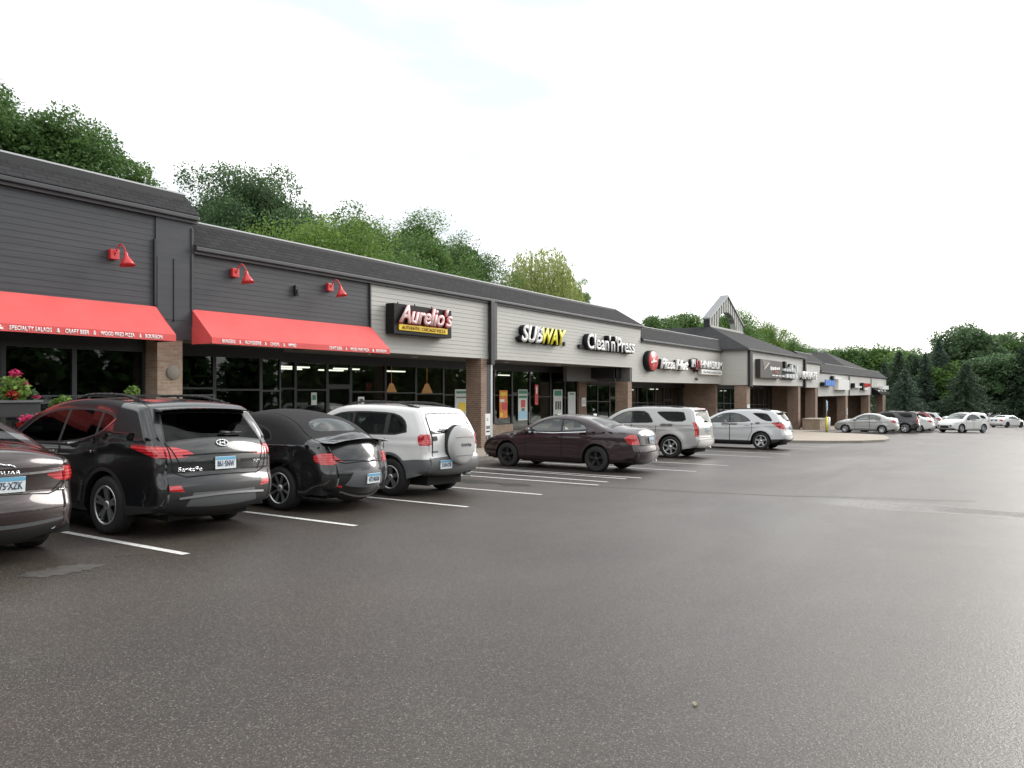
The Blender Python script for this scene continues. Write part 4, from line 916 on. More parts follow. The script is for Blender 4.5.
    for sg in (1,-1):
        for c in (s.Lr,s.Lf):
            xo=sg*(s.w/2-.025+s.fend*.6); bm=BM(); Rr=s.R; rr=sp['rim_r']; tw=.115
            lathe(bm,[(rr-.01,-.01),(rr+.012,-.003),(Rr-.05,.0),(Rr-.018,-.012),(Rr,-.04),(Rr,-.19),(Rr-.02,-.215),(rr,-.22),(rr-.02,-.1)],(xo,c-cy,Rr),(sg,0,0),36)
            w=lp(bm,'wheel','rubber'); bm=BM()
            lathe(bm,[(rr+.0,-.008),(rr-.012,.0),(rr-.028,-.02),(rr-.04,-.10),(.06,-.12),(0,-.12)],(xo,c-cy,Rr),(sg,0,0),32,mi=1)
            for f in bm.faces: f.material_index=1
            lathe(bm,[(rr+.0,-.006),(rr-.006,.002),(rr-.022,-.004),(rr-.03,-.05)],(xo,c-cy,Rr),(sg,0,0),32)
            ns=sp['spokes']; 
            for k in range(ns):
                for dlt in sp.get('split',(0,)):
                    t=2*math.pi*k/ns+.3; d=Vector((0,math.cos(t+dlt),math.sin(t+dlt))); p=Vector((0,-d.z,d.y)); o=Vector((xo,c-cy,Rr)); w0,w1=sp['spw']
                    ca=o+Vector((sg*-.028,0,0)); r0=.04; r1=rr-.015
                    dk=Vector((0,math.cos(t),math.sin(t)))
                    q=[ca+dk*r0+p*w0/2,ca+dk*r0-p*w0/2,ca+Vector((sg*.018,0,0))+d*r1-p*w1/2,ca+Vector((sg*.018,0,0))+d*r1+p*w1/2]
                    prism(bm,q,(sg*-.03,0,0))
            lathe(bm,[(0,-.012),(.045,-.014),(.06,-.03),(.062,-.06)],(xo,c-cy,Rr),(sg,0,0),16)
            lp(bm,'rim',[sp['rim_m'],'under'],w)
    # mirrors, handles
    mp=sp['mirror']
    for sg,sd in ((1,'R'),(-1,'L')):
        p,n=sidept(mp[0],mp[1],sg,0); bm=BM(); o=p+Vector((sg*.14,0,.03))
        bmesh.ops.create_icosphere(bm,subdivisions=2,radius=1); bmesh.ops.scale(bm,vec=(.12,.075,.085),verts=bm.verts); bm.transform(Matrix.Translation(o)); 
        for f in bm.faces: f.smooth=True
        cyl(bm,p-Vector((sg*.02,0,0)),o-Vector((0,0,.03)),.03,.025,8); mo=lp(bm,'mirror',sp.get('mirror_m',pm)); bm=BM(); 
        lathe(bm,[(0,0),(.072,0)],(0,0,0),(0,-1,0),16); bmesh.ops.scale(bm,vec=(1.2,1,.85),verts=bm.verts); bm.transform(Matrix.Translation(o+Vector((0,-.074,0)))); lp(bm,'mirror_glass','chrome',mo)
        for k,(l,z) in enumerate(sp['handles']):
            p,n=sidept(l,z,sg,.016); bm=BM(); box(bm,-.012,.012,-.095,.095,-.016,.016,bev=.008); bm.transform(Matrix.Translation(p)); 
            dk=made.get('door_%d@%s'%(k,sd)); lp(bm,'handle',sp.get('handle_m',pm),dk or root)
        if sp.get('rail'):
            l0,l1,zz,h=sp['rail']; bm=BM(); pts=[]
            for i in range(13):
                q=i/12; l=l0+(l1-l0)*q; t=float(np.interp(l,s.S[:s.itop+1,0][-30:],s.s[:s.itop+1][-30:])) if l<s.S[s.itop,0] else float(np.interp(l,s.S[s.itop:,0],s.s[s.itop:]))
                v=s.strip(np.array([sg*.86]),np.array([t]))[0]; pts.append(Vector((v[0],v[1]-cy,v[2]+h*min(1,4*q,4*(1-q))+.0)))
            tube(bm,pts,.02,6)
            for i in (0,1,11,12): box(bm,pts[i].x-.022,pts[i].x+.022,pts[i].y-.05,pts[i].y+.05,pts[i].z-.05,pts[i].z+.014)
            lp(bm,'roof_rail','plastic')
    # things on the tail
    if sp.get('plate'):
        py,pz,tilt=sp['plate']; p,n=rearpt(py,pz,.012); q=lp(place2(box1(.152,.006,.077),p,n),'licence_plate','plate')
        lp(place2(box1(.150,.002,.018,(0,-.008,.055)),p,n),'plate_band','plateblue',q)
        if full: 
            bm=text_bm(sp.get('plate_text','|||·|||'),.07,.002,.012,width=.25); bm.transform(Matrix.Translation((-.125,-.009,-.045))); lp(place2(bm,p,n),'plate_number','ink',q)
    for nm,s_,y,z,h,w_,m,tl in sp.get('badges',[]):
        p,n=rearpt(y,z,.004); bm=text_bm(s_,h,.004,.01,width=w_); bm.transform(Matrix.Translation((-w_/2,0,-h/2))); lp(place2(bm,p,n),nm,m)
    if sp.get('ring'):
        y,z,a,b=sp['ring']; p,n=rearpt(y,z,.008); bm=BM(); pts=[Vector((a*math.cos(t),0,b*math.sin(t))) for t in [2*math.pi*i/20 for i in range(21)]]; tube(bm,pts,.009,6)
        tube(bm,[Vector((-.045,0,-.03)),Vector((-.02,0,.03))],.010,6);tube(bm,[Vector((.02,0,-.03)),Vector((.045,0,.03))],.010,6);tube(bm,[Vector((-.035,0,-.006)),Vector((.035,0,.006))],.008,6); lp(place2(bm,p,n),'emblem','chrome')
    for f in sp.get('extra',[]): f(s,root,lp,sidept,rearpt,cy,pm)
    # seats
    if sp.get('seats',True):
        bm=BM(); wz=s.w/2-.25
        l=s.Lr+s.wb*.47
        for yy,lf in ((-.36,l),(.36,l)):
            box(bm,yy-.24,yy+.24,lf-.25-cy,lf+.3-cy,.35,.62,bev=.05); prism(bm,[(yy-.23,lf-.2-cy,.6),(yy+.23,lf-.2-cy,.6),(yy+.21,lf-.36-cy,1.08),(yy-.21,lf-.36-cy,1.08)],(0,-.12,0)); box(bm,yy-.13,yy+.13,lf-.52-cy,lf-.41-cy,1.12,1.30,bev=.04)
        lf=s.Lr+s.wb*.12; box(bm,-wz,wz,lf-.3-cy,lf+.25-cy,.35,.6,bev=.05); prism(bm,[(-wz,lf-.2-cy,.6),(wz,lf-.2-cy,.6),(wz,lf-.38-cy,1.02),(-wz,lf-.38-cy,1.02)],(0,-.12,0))
        for yy in (-.38,.38): box(bm,yy-.12,yy+.12,lf-.52-cy,lf-.41-cy,1.03,1.19,bev=.04)
        box(bm,-wz-.03,wz+.03,s.Lf-.55-cy,s.Lf-.25-cy,.6,.95,bev=.05); box(bm,-wz-.05,wz+.05,.35-cy,s.Lf-cy,.40,.45)
        tube(bm,[Vector((-.36+.19*math.cos(t),s.Lf-.72-cy,.92+.19*math.sin(t))) for t in [2*math.pi*i/16 for i in range(17)]],.014,6)
        lp(bm,'seats','seat')
    return root
def box1(hx,hy,hz,c=(0,0,0)):
    bm=BM(); box(bm,c[0]-hx,c[0]+hx,c[1]-hy,c[1]+hy,c[2]-hz,c[2]+hz); return bm
def place2(bm,p,n):
    """local part facing -Y onto the tail at p with outward normal n"""
    y=-Vector(n).normalized(); z=Vector((0,0,1)); x=y.cross(z).normalized(); z=x.cross(y)
    bm.transform(Matrix(((x.x,y.x,z.x,p.x),(x.y,y.y,z.y,p.y),(x.z,y.z,z.z,p.z),(0,0,0,1)))); return bm
def sil(pts,r0,rroof,rfront,b0,broof,bfront,zr):
    """control points -> (l, z, fillet, bulge); zr splits lower body from roof"""
    out=[]; n=len(pts); it=max(range(n),key=lambda i:pts[i][1])
    for i,(l,z) in enumerate(pts):
        if z>zr: r,b=rroof,broof
        elif i<it: r,b=r0,b0
        else: r,b=rfront,bfront
        out.append((l,z,r,b))
    return out
def wing(l0,l1,z,hw,th,m=None,nm='spoiler',drop=.03,arc=.06):
    def f(s,root,lp,sidept,rearpt,cy,pm):
        bm=BM(); rows=[]; k=14
        for i in range(k+1):
            u=-1+2*i/k; x=u*hw; dl=arc*u*u; dz=-drop*u*u
            rows.append([bm.verts.new((x,l-cy,zz)) for l,zz in ((l0+dl,z+dz),(l1+dl*.3,z+dz+th*.9),(l1+dl*.3,z+dz-th*.8),(l0+dl+.02,z+dz-th*.5))])
        for a,b in zip(rows,rows[1:]):
            for j in range(4): bm.faces.new((a[j],a[(j+1)%4],b[(j+1)%4],b[j]))
        bm.faces.new(rows[0]); bm.faces.new(rows[-1][::-1]); bmesh.ops.recalc_face_normals(bm,faces=bm.faces); lp(bm,nm,m or pm)
    return f
def exhaust(y,z,l,r=.035,m='chrome'):
    def f(s,root,lp,sidept,rearpt,cy,pm):
        bm=BM(); lathe(bm,[(r*.8,.14),(r*.8,0.003),(r,0),(r,.16)],(y,l-cy,z),(0,1,0),16); lathe(bm,[(0,.1),(r*.82,.1)],(y,l-cy,z),(0,1,0),12,mi=1); lp(bm,'exhaust_pipe',[m,'under'])
    return f
def bar(y0,z0,y1,z1,h,m,nm,off=.006,n=8,arc=0.):
    def f(s,root,lp,sidept,rearpt,cy,pm):
        bm=BM()
        for i in range(n):
            q=[]
            for t,e in ((i/n,-1),((i+1)/n,-1),((i+1)/n,1),(i/n,1)):
                y=y0+(y1-y0)*t; z=z0+(z1-z0)*t+arc*4*t*(1-t)+e*h/2; q.append(rearpt(y,z,off)[0])
            quad(bm,*q)
        bmesh.ops.remove_doubles(bm,verts=bm.verts,dist=1e-4); r=bmesh.ops.extrude_face_region(bm,geom=list(bm.faces))
        for v in [g for g in r['geom'] if isinstance(g,bmesh.types.BMVert)]: v.co.y-=.010
        bmesh.ops.recalc_face_normals(bm,faces=bm.faces); lp(bm,nm,m)
    return f
def wiper(y0,z0,y1,z1,m='plastic'):
    def f(s,root,lp,sidept,rearpt,cy,pm):
        bm=BM(); a=rearpt(y0,z0,.03)[0]; b=rearpt(y1,z1,.03)[0]; tube(bm,[a,a.lerp(b,.4)+Vector((0,-.012,0)),b],[.03,.018,.012],6); lp(bm,'wiper',m)
    return f
def sidebar(pts,h,m,nm,off=.006):
    def f(s,root,lp,sidept,rearpt,cy,pm):
        for sg in (1,-1):
            bm=BM()
            for a,b in zip(pts,pts[1:]):
                for k in range(4):
                    p=[(a[0]+(b[0]-a[0])*t,a[1]+(b[1]-a[1])*t) for t in (k/4,(k+1)/4)]
                    quad(bm,sidept(p[0][0],p[0][1]-h/2,sg,off)[0],sidept(p[1][0],p[1][1]-h/2,sg,off)[0],sidept(p[1][0],p[1][1]+h/2,sg,off)[0],sidept(p[0][0],p[0][1]+h/2,sg,off)[0])
            lp(bm,nm,m)
    return f
def windshield(z0,z1,w0,w1,gm='cglass'): return [('windshield',gm,[(-w0,z0),(w0,z0),(w1,z1),(-w1,z1)]),('window_frame','plastic',[(-w0-.05,z0-.04),(w0+.05,z0-.04),(w1+.04,z1+.03),(-w1-.04,z1+.03)])]
def rearglass(z0,z1,w0,w1,gm='tint',nm='rear_window'): return [(nm,gm,[(-w0,z0),(w0,z0),(w1,z1),(-w1,z1)]),('window_frame','plastic',[(-w0-.025,z0-.02),(w0+.025,z0-.02),(w1+.02,z1+.02),(-w1-.02,z1+.02)])]
P_={}
P_['black']=paint('black metallic car paint',(.009,.0095,.011),.25); P_['beetle']=paint('deep black car paint',(.008,.008,.009),0,.25)
P_['white']=paint('white car paint',(.74,.74,.73)); P_['maroon']=paint('dark plum car paint',(.020,.0055,.009),.15,.4)
P_['silver']=paint('warm silver car paint',(.47,.47,.46),.3,.35); P_['pearl']=paint('pale silver car paint',(.58,.59,.60),.15,.32)
P_['brown']=paint('dark brown car paint',(.032,.020,.020),.3,.3); P_['red']=paint('dark red car paint',(.22,.012,.018),.2); P_['grey']=paint('mid grey car paint',(.16,.165,.17),.3)
T={}
T['suv']=dict(L=4.69,H=1.69,w=1.87,wb=2.70,Lr=1.05,R=.365,rim_r=.245,zs=.27,tr=.09,tf=.22,tum=.30,tum2=.12,crease=.014,fend=.012,belt=([0,.9,1.5,2.6,3.6,4.7],[1.18,1.26,1.13,1.06,1.02,.95]),paint=P_['black'],
 sil=sil([(.20,.33),(.06,.38),(0,.50),(0.,.64),(.025,.70),(.05,.80),(.05,.92),(.08,1.05),(.15,1.14),(.30,1.34),(.44,1.52),(.52,1.60),(.80,1.645),(1.2,1.675),(1.75,1.69),(2.3,1.67),(2.75,1.60),(3.1,1.47),(3.45,1.27),(3.72,1.11),(3.98,1.05),(4.28,.98),(4.5,.87),(4.62,.74),(4.67,.58),(4.66,.42),(4.52,.30)],.11,.09,.12,.10,.035,.06,1.25),
 dlo=[(.88,1.45),(1.2,1.235),(1.6,1.145),(2.2,1.09),(3.45,1.075),(3.25,1.22),(2.95,1.42),(2.6,1.535),(2.1,1.575),(1.5,1.565),(1.1,1.53)],
 panes=[(2.16,3.6,0,'tint'),(1.30,2.10,0,'tint'),(.7,1.24,0,'tint')],doors=[(2.14,3.28,0),(1.22,2.12,0)],handles=[(2.32,.99),(1.42,1.02)],handle_m='chrome',
 clad=('plastic',.40,.045),side=[('tail_light','lens',[(-.1,.985),(.13,.985),(.30,1.03),(.55,1.10),(.52,1.13),(.30,1.13),(-.1,1.11)])],
 rear=rearglass(1.165,1.50,.70,.60)+[('tail_light*','lens',[(.40,1.00),(.55,.975),(.98,.975),(.98,1.11),(.70,1.115),(.48,1.045)]),('reflector*','lens',[(.56,.575),(.82,.60),(.82,.655),(.60,.645)]),('skid_plate','greyplastic',[(-.52,.42),(.52,.42),(.45,.56),(-.45,.56)]),('cladding','plastic',[(-2,0),(2,0),(2,.56),(.5,.63),(-.5,.63),(-2,.56)])],
 front=windshield(1.17,1.56,.68,.58)+[('headlight*','lensclear',[(.5,.78),(.9,.86),(.9,.93),(.6,.86)]),('grille','plastic',[(-.45,.55),(.45,.55),(.5,.82),(-.5,.82)])],
 hatch=[[(.52,.74),(.66,.80),(.70,1.0),(.71,1.16)],[(.0,.735),(.52,.735)]],
 rim_m='alloy',spokes=5,split=(-.16,.16),spw=(.05,.028),mirror=(3.2,1.09),rail=(.75,2.6,1.66,.05),plate=(0.0,.90,0),plate_text='861·SNW',
 badges=[('model_lettering','SantaFe',-.47,.845,.05,.30,'chrome',0),('badge','SPORT',.52,.90,.035,.13,'chrome',0)],ring=(.0,1.085,.085,.045),
 extra=[wing(.22,.60,1.585,.66,.035,P_['black']),wiper(.04,1.20,.38,1.215),exhaust(.62,.42,.02),bar(-.62,.505,.62,.505,.022,'alloy','bumper_trim',.004,12,.03),bar(-.55,1.0,.55,1.0,.012,'under','panel_crease',.002),sidebar([(3.4,1.075),(2.2,1.085),(1.6,1.14),(1.2,1.23),(.9,1.44)],.014,'chrome','window_trim')])
T['beetle']=dict(L=4.28,H=1.475,w=1.76,wb=2.54,Lr=.93,R=.345,rim_r=.245,zs=.24,tr=.19,tf=.28,tum=.34,tum2=.15,crease=.0,fend=.03,belt=([0,.5,1.2,2.6,4.2],[.98,1.02,.99,.95,.8]),paint=P_['beetle'],seats=True,
 sil=sil([(.22,.30),(.07,.36),(0,.48),(0.,.60),(.03,.69),(.06,.76),(.09,.87),(.15,.98),(.25,1.06),(.38,1.10),(.56,1.18),(.84,1.35),(1.2,1.465),(1.62,1.51),(2.05,1.49),(2.4,1.40),(2.72,1.19),(3.02,.99),(3.3,.93),(3.7,.83),(4.0,.70),(4.2,.54),(4.24,.42),(4.1,.30)],.18,.15,.2,.18,.06,.12,1.06),
 dlo=[(1.12,1.05),(1.20,1.22),(1.45,1.31),(1.8,1.36),(2.2,1.345),(2.5,1.22),(2.82,1.01),(2.0,1.02)],panes=[(1.62,2.9,0,'cglass'),(.9,1.58,0,'cglass')],doors=[(1.5,2.85,0)],handles=[(1.72,.86)],
 side=[('tail_light','lens',[(-.1,.735),(.16,.735),(.27,.80),(.28,.87),(.18,.91),(-.1,.905)]),('soft_top','fabric',[(.46,1.03),(2.86,1.015),(2.4,1.6),(.4,1.6)])],
 rear=[('tail_light*','lens',[(.42,.765),(.66,.735),(.95,.74),(.95,.90),(.68,.905),(.52,.86)]),('rear_window','cglass',chaikin([(-.50,1.18),(.50,1.18),(.42,1.37),(-.42,1.37)],2)),('reflector*','lens',[(.45,.40),(.75,.41),(.75,.44),(.45,.43)]),('plate_recess','greyplastic',[(-.42,.44),(.42,.44),(.30,.60),(-.30,.60)]),('cladding','plastic',[(-2,0),(2,0),(2,.385),(-2,.385)])],
 bands=[('soft_top','fabric',.42,2.42,1.10)],front=windshield(1.03,1.37,.64,.54),hatch=[[(0,.70),(.40,.72),(.54,.80)]],
 rim_m='alloy',spokes=8,spw=(.02,.038),mirror=(2.7,1.0),plate=(.05,.52,0),plate_text='472·RKM',extra=[wing(-.08,.30,1.13,.64,.020,None,'spoiler',.07,.22),wing(-.088,-.06,1.133,.642,.005,'alloy','spoiler_edge',.07,.22),exhaust(-.42,.33,.05),exhaust(.42,.33,.05),bar(-.45,.36,.45,.36,.014,'alloy','bumper_trim',.004),sidebar([(2.9,1.0),(2.0,1.0),(1.2,1.01),(.6,1.02)],.012,'chrome','belt_trim')])
def sparewheel(s,root,lp,sidept,rearpt,cy,pm):
    c=Vector((.03,-.13-cy,.945)); r=.365; bm=BM(); ax=(0,1,0)
    lathe(bm,[(r-.03,.20),(r,.18),(r,.02),(r-.01,.0)],c,ax,40); w=lp(bm,'spare_wheel','rubber')
    bm=BM(); lathe(bm,[(r+.004,.06),(r+.006,.0),(r-.012,-.03),(r-.06,-.05),(.15,-.062),(0,-.064)],c,ax,40); 
    cv=lp(bm,'spare_cover',mat('pale silver cover',(.44,.44,.44),.4,coat=.3),w)
    bm=text_bm('TOYOTA',.052,.004,.012,width=.32); bm.transform(Matrix.Translation((c.x-.13,c.y-.066,c.z-.03))); lp(bm,'lettering','black',w)
    bm=BM(); box(bm,c.x-.26,c.x+.26,c.y-.063,c.y-.055,c.z+.135,c.z+.143); box(bm,c.x-.26,c.x+.26,c.y-.063,c.y-.055,c.z-.20,c.z-.192); lp(bm,'cover_crease','greyplastic',w)
T['spare']=dict(L=4.06,H=1.66,w=1.74,wb=2.49,Lr=.86,R=.345,rim_r=.215,zs=.33,tr=.06,tf=.20,tum=.22,tum2=.10,crease=.012,fend=.02,belt=([0,1.5,3.2,4.1],[1.08,1.07,1.05,.98]),paint=P_['white'],
 sil=sil([(.18,.42),(.06,.46),(0,.56),(0.,.66),(.02,.72),(.05,.76),(.055,.95),(.085,1.10),(.18,1.30),(.30,1.50),(.38,1.585),(.60,1.62),(1.1,1.65),(1.6,1.66),(2.1,1.645),(2.45,1.57),(2.75,1.41),(3.02,1.22),(3.2,1.11),(3.5,1.05),(3.8,.97),(3.98,.84),(4.04,.66),(4.04,.48),(3.9,.36)],.10,.085,.12,.06,.03,.06,1.2),
 dlo=[(.47,1.12),(.52,1.34),(.66,1.46),(.90,1.525),(1.6,1.545),(2.15,1.525),(2.45,1.44),(2.75,1.26),(2.98,1.09),(1.7,1.10)],round=1,panes=[(1.86,3.2,0,'cglass'),(1.02,1.80,0,'cglass'),(.3,.92,0,'cglass')],doors=[(1.82,2.92,0),(1.0,1.80,0)],handles=[(2.02,.98),(1.17,.98)],handle_m='plastic',
 clad=('greyplastic',.47,.05),side=[('tail_light','lens',[(-.1,.94),(.20,.94),(.24,1.02),(.24,1.10),(.18,1.14),(-.1,1.14)]),('lamp_lower','lensclear',[(-.1,.76),(.16,.76),(.20,.94),(-.1,.94)]),('bumper','greyplastic',[(-.1,.2),(.60,.2),(.60,.66),(.30,.69),(-.1,.70)])],
 rear=rearglass(1.155,1.49,.63,.55,'cglass')+[('tail_light*','lens',[(.665,.95),(.95,.95),(.95,1.14),(.665,1.14)]),('lamp_lower*','amber',[(.68,.84),(.95,.84),(.95,.93),(.68,.93)]),('bumper','greyplastic',[(-2,0),(2,0),(2,.715),(-2,.715)])],
 front=windshield(1.17,1.52,.64,.56),hatch=[[(.645,.74),(.65,1.0),(.60,1.50)]],rim_m='alloy',spokes=5,split=(-.15,.15),spw=(.06,.03),mirror=(2.85,1.10),mirror_m='plastic',rail=(.5,2.3,1.64,.055),plate=(-.36,.60,0),plate_text='318·HTB',
 badges=[('badge','RAV4',-.57,.83,.035,.12,'greyplastic',0)],
 extra=[sparewheel,wiper(-.1,1.175,-.42,1.19),bar(-.62,1.06,-.52,1.06,.07,'plastic','hatch_handle',.01,2),exhaust(.48,.36,.0,.03,'steel')])
T['sedan']=dict(L=4.84,H=1.445,w=1.82,wb=2.73,Lr=1.12,R=.335,rim_r=.225,zs=.24,tr=.13,tf=.22,tum=.33,tum2=.1,crease=.016,fend=.012,belt=([0,1.0,1.6,3.4,4.8],[1.02,1.03,.98,.93,.85]),paint=P_['maroon'],
 sil=sil([(.25,.30),(.08,.34),(0,.45),(0.,.58),(.03,.65),(.06,.78),(.09,.92),(.13,1.0),(.30,1.035),(.55,1.055),(.78,1.09),(1.0,1.165),(1.25,1.27),(1.5,1.36),(1.8,1.42),(2.2,1.445),(2.55,1.425),(2.9,1.33),(3.2,1.18),(3.5,1.02),(3.7,.965),(4.1,.90),(4.5,.80),(4.74,.66),(4.82,.50),(4.8,.38),(4.66,.27)],.12,.10,.14,.12,.04,.08,1.12),
 dlo=[(1.32,1.06),(1.42,1.19),(1.62,1.28),(1.9,1.345),(2.3,1.365),(2.6,1.335),(2.9,1.23),(3.28,.99),(2.4,.985)],panes=[(2.16,3.4,0,'cglass'),(1.2,2.10,0,'cglass')],doors=[(2.13,3.25,0),(1.18,2.11,0)],handles=[(2.32,.88),(1.38,.90)],
 side=[('tail_light','lens',[(-.1,.72),(.22,.74),(.34,.90),(.22,.99),(-.1,.97)])],
 rear=[('rear_window','tint',[(-.60,1.09),(.60,1.09),(.50,1.345),(-.50,1.345)]),('tail_light*','lens',[(.58,.74),(.95,.72),(.95,.96),(.64,.94)]),('plate_recess','black',[(-.36,.72),(.36,.72),(.36,.92),(-.36,.92)])],
 front=windshield(1.02,1.36,.66,.54),hatch=[[(.57,.70),(.58,.96),(.60,1.0)],[(0,.69),(.57,.70)]],rim_m='darkalloy',spokes=5,split=(-.13,.13),spw=(.06,.03),mirror=(3.1,.99),plate=(0,.82,0),
 extra=[bar(-.5,.95,.5,.95,.03,'chrome','boot_trim',.004),sidebar([(3.25,.985),(2.4,.975),(1.4,1.03)],.014,'chrome','window_trim'),exhaust(.55,.30,.03)])
T['wagon']=dict(L=4.93,H=1.72,w=1.84,wb=2.95,Lr=.98,R=.375,rim_r=.255,zs=.30,tr=.06,tf=.18,tum=.24,tum2=.1,crease=.010,fend=.022,belt=([0,1.5,3.5,4.9],[1.14,1.10,1.06,1.0]),paint=P_['silver'],
 sil=sil([(.16,.38),(.05,.42),(0,.52),(0.,.66),(.02,.72),(.03,.78),(.04,.95),(.06,1.10),(.11,1.20),(.18,1.42),(.25,1.62),(.34,1.675),(.75,1.70),(1.3,1.715),(1.9,1.72),(2.45,1.69),(2.85,1.59),(3.2,1.41),(3.5,1.22),(3.68,1.12),(4.1,1.07),(4.5,1.0),(4.78,.88),(4.88,.72),(4.92,.54),(4.78,.34)],.09,.07,.11,.05,.03,.06,1.25),
 dlo=[(1.62,1.17),(1.60,1.24),(1.86,1.575),(2.3,1.59),(2.7,1.54),(3.05,1.37),(3.32,1.13),(2.4,1.15)],round=1,quarter=[(.42,1.24),(1.02,1.22),(1.30,1.38),(1.52,1.55),(1.40,1.575),(.56,1.575),(.50,1.50)],panes=[(2.42,3.5,0,'cglass'),(1.5,2.36,0,'tint')],doors=[(2.40,3.35,0),(1.50,2.38,0)],handles=[(2.55,1.02),(1.68,1.04)],
 side=[('tail_light','lens',[(-.1,.74),(.12,.74),(.14,1.0),(.22,1.22),(.12,1.22),(-.1,1.22)])],
 rear=rearglass(1.20,1.55,.66,.60,'cglass')+[('tail_light*','lens',[(.76,.74),(.95,.74),(.95,1.22),(.72,1.22)]),('lower_lamp','lensclear',[(-.1,.1),(-.1,.1),(.0,.1)])],
 front=windshield(1.17,1.58,.68,.60),hatch=[[(.74,.70),(.74,1.2)],[(0,.70),(.74,.70)]],rim_m='alloy',spokes=6,spw=(.08,.05),mirror=(3.2,1.14),rail=(.7,2.5,1.7,.03),plate=(.0,.95,0),
 extra=[wing(.10,.46,1.655,.62,.028,None),bar(-.5,1.64,.5,1.64,.02,'lens','brake_light',.03),wiper(-.05,1.22,.3,1.235),exhaust(.5,.36,.03)])
T['cross']=dict(L=4.77,H=1.68,w=1.84,wb=2.86,Lr=.98,R=.365,rim_r=.245,zs=.27,tr=.09,tf=.2,tum=.28,tum2=.1,crease=.012,fend=.02,belt=([0,1.0,1.8,3.4,4.7],[1.16,1.12,1.06,1.03,.96]),paint=P_['pearl'],
 sil=sil([(.20,.36),(.07,.40),(0,.50),(0.,.66),(.03,.72),(.06,.82),(.08,.98),(.13,1.12),(.26,1.33),(.42,1.54),(.52,1.605),(.85,1.645),(1.3,1.675),(1.8,1.68),(2.3,1.655),(2.7,1.57),(3.05,1.42),(3.4,1.21),(3.6,1.10),(3.9,1.05),(4.3,.97),(4.55,.86),(4.7,.70),(4.75,.54),(4.72,.42),(4.58,.30)],.12,.09,.12,.08,.035,.06,1.2),
 dlo=[(1.40,1.17),(1.46,1.26),(1.70,1.42),(2.0,1.525),(2.35,1.545),(2.7,1.48),(3.0,1.33),(3.32,1.10),(2.4,1.105)],round=1,quarter=[(.48,1.19),(.84,1.21),(1.38,1.52),(1.30,1.545),(.80,1.535),(.66,1.44)],panes=[(2.34,3.5,0,'cglass'),(1.3,2.28,0,'cglass')],doors=[(2.31,3.28,0),(1.36,2.29,0)],handles=[(2.48,.98),(1.56,1.02)],
 clad=('plastic',.375,.0),side=[('tail_light','lens',[(-.1,.88),(.20,.88),(.34,.98),(.56,1.13),(.45,1.16),(-.1,1.12)]),('cladding','plastic',[(-.1,.2),(.6,.2),(.58,.45),(-.1,.47)])],
 rear=rearglass(1.17,1.50,.66,.56,'tint')+[('tail_light*','lens',[(.56,.92),(.95,.88),(.95,1.12),(.62,1.10)]),('cladding','plastic',[(-2,0),(2,0),(2,.47),(-2,.47)])],
 front=windshield(1.14,1.56,.68,.58)+[('headlight*','lensclear',[(.45,.74),(.95,.80),(.95,.93),(.60,.90)]),('air_intake*','plastic',[(.48,.50),(.9,.50),(.9,.64),(.40,.64)]),('grille','plastic',[(-.36,.42),(.36,.42),(.40,.60),(-.40,.60)])],
 hatch=[[(.60,.75),(.64,1.1)],[(0,.745),(.60,.75)]],rim_m='alloy',spokes=5,spw=(.11,.06),mirror=(3.15,1.10),mirror_m='plastic',rail=(.7,2.4,1.66,.03),plate=(0,.92,0),
 extra=[wing(.24,.60,1.60,.64,.03,None),wiper(.0,1.19,.3,1.2)])
T['van']=dict(T['wagon'],L=5.1,H=1.80,wb=3.05,paint=P_['beetle'],panes=[(2.45,3.5,0,'tint'),(1.5,2.40,0,'tint')],frame='plastic')
T['cayenne']=dict(T['cross'],paint=P_['white'],clad=None,side=[('tail_light','lens',[(-.1,.92),(.30,.95),(.40,1.05),(-.1,1.08)]),('headlight','lensclear',[(4.25,.80),(4.48,.70),(4.62,.66),(4.8,.66),(4.8,.84),(4.45,.90)])],quarter=[(.62,1.20),(1.0,1.18),(1.34,1.24),(1.40,1.48),(.95,1.47),(.72,1.36)])
T['small']=dict(T['sedan'],L=4.46,H=1.50,wb=2.60,Lr=1.0,R=.305,rim_r=.2,rim_m='alloy',spokes=7,paint=P_['silver'],w=1.70,
 sil=sil([(.2,.30),(.07,.34),(0,.45),(0.,.60),(.03,.68),(.06,.85),(.09,.98),(.14,1.06),(.30,1.10),(.5,1.14),(.75,1.24),(1.0,1.35),(1.3,1.45),(1.65,1.495),(2.0,1.50),(2.35,1.46),(2.7,1.33),(3.0,1.16),(3.25,1.04),(3.5,.99),(3.85,.92),(4.15,.83),(4.36,.69),(4.44,.52),(4.42,.38),(4.28,.27)],.12,.10,.14,.12,.04,.08,1.15),
 dlo=[(1.0,1.12),(1.12,1.26),(1.4,1.37),(1.75,1.42),(2.1,1.42),(2.4,1.36),(2.65,1.24),(2.98,1.03),(2.0,1.04)],panes=[(1.92,3.2,0,'cglass'),(.9,1.86,0,'cglass')],doors=[(1.88,2.92,0),(1.02,1.86,0)],handles=[(2.05,.92),(1.2,.95)],belt=([0,1,3,4.4],[1.07,1.06,.99,.85]),mirror=(2.85,1.03),
 side=[('tail_light','lens',[(-.1,.82),(.20,.84),(.42,.96),(.20,1.03),(-.1,1.0)])],rear=[('rear_window','tint',[(-.56,1.15),(.56,1.15),(.46,1.42),(-.46,1.42)]),('tail_light*','lens',[(.52,.84),(.95,.82),(.95,1.0),(.60,.98)])],
 front=windshield(1.07,1.43,.62,.52),hatch=[],extra=[])
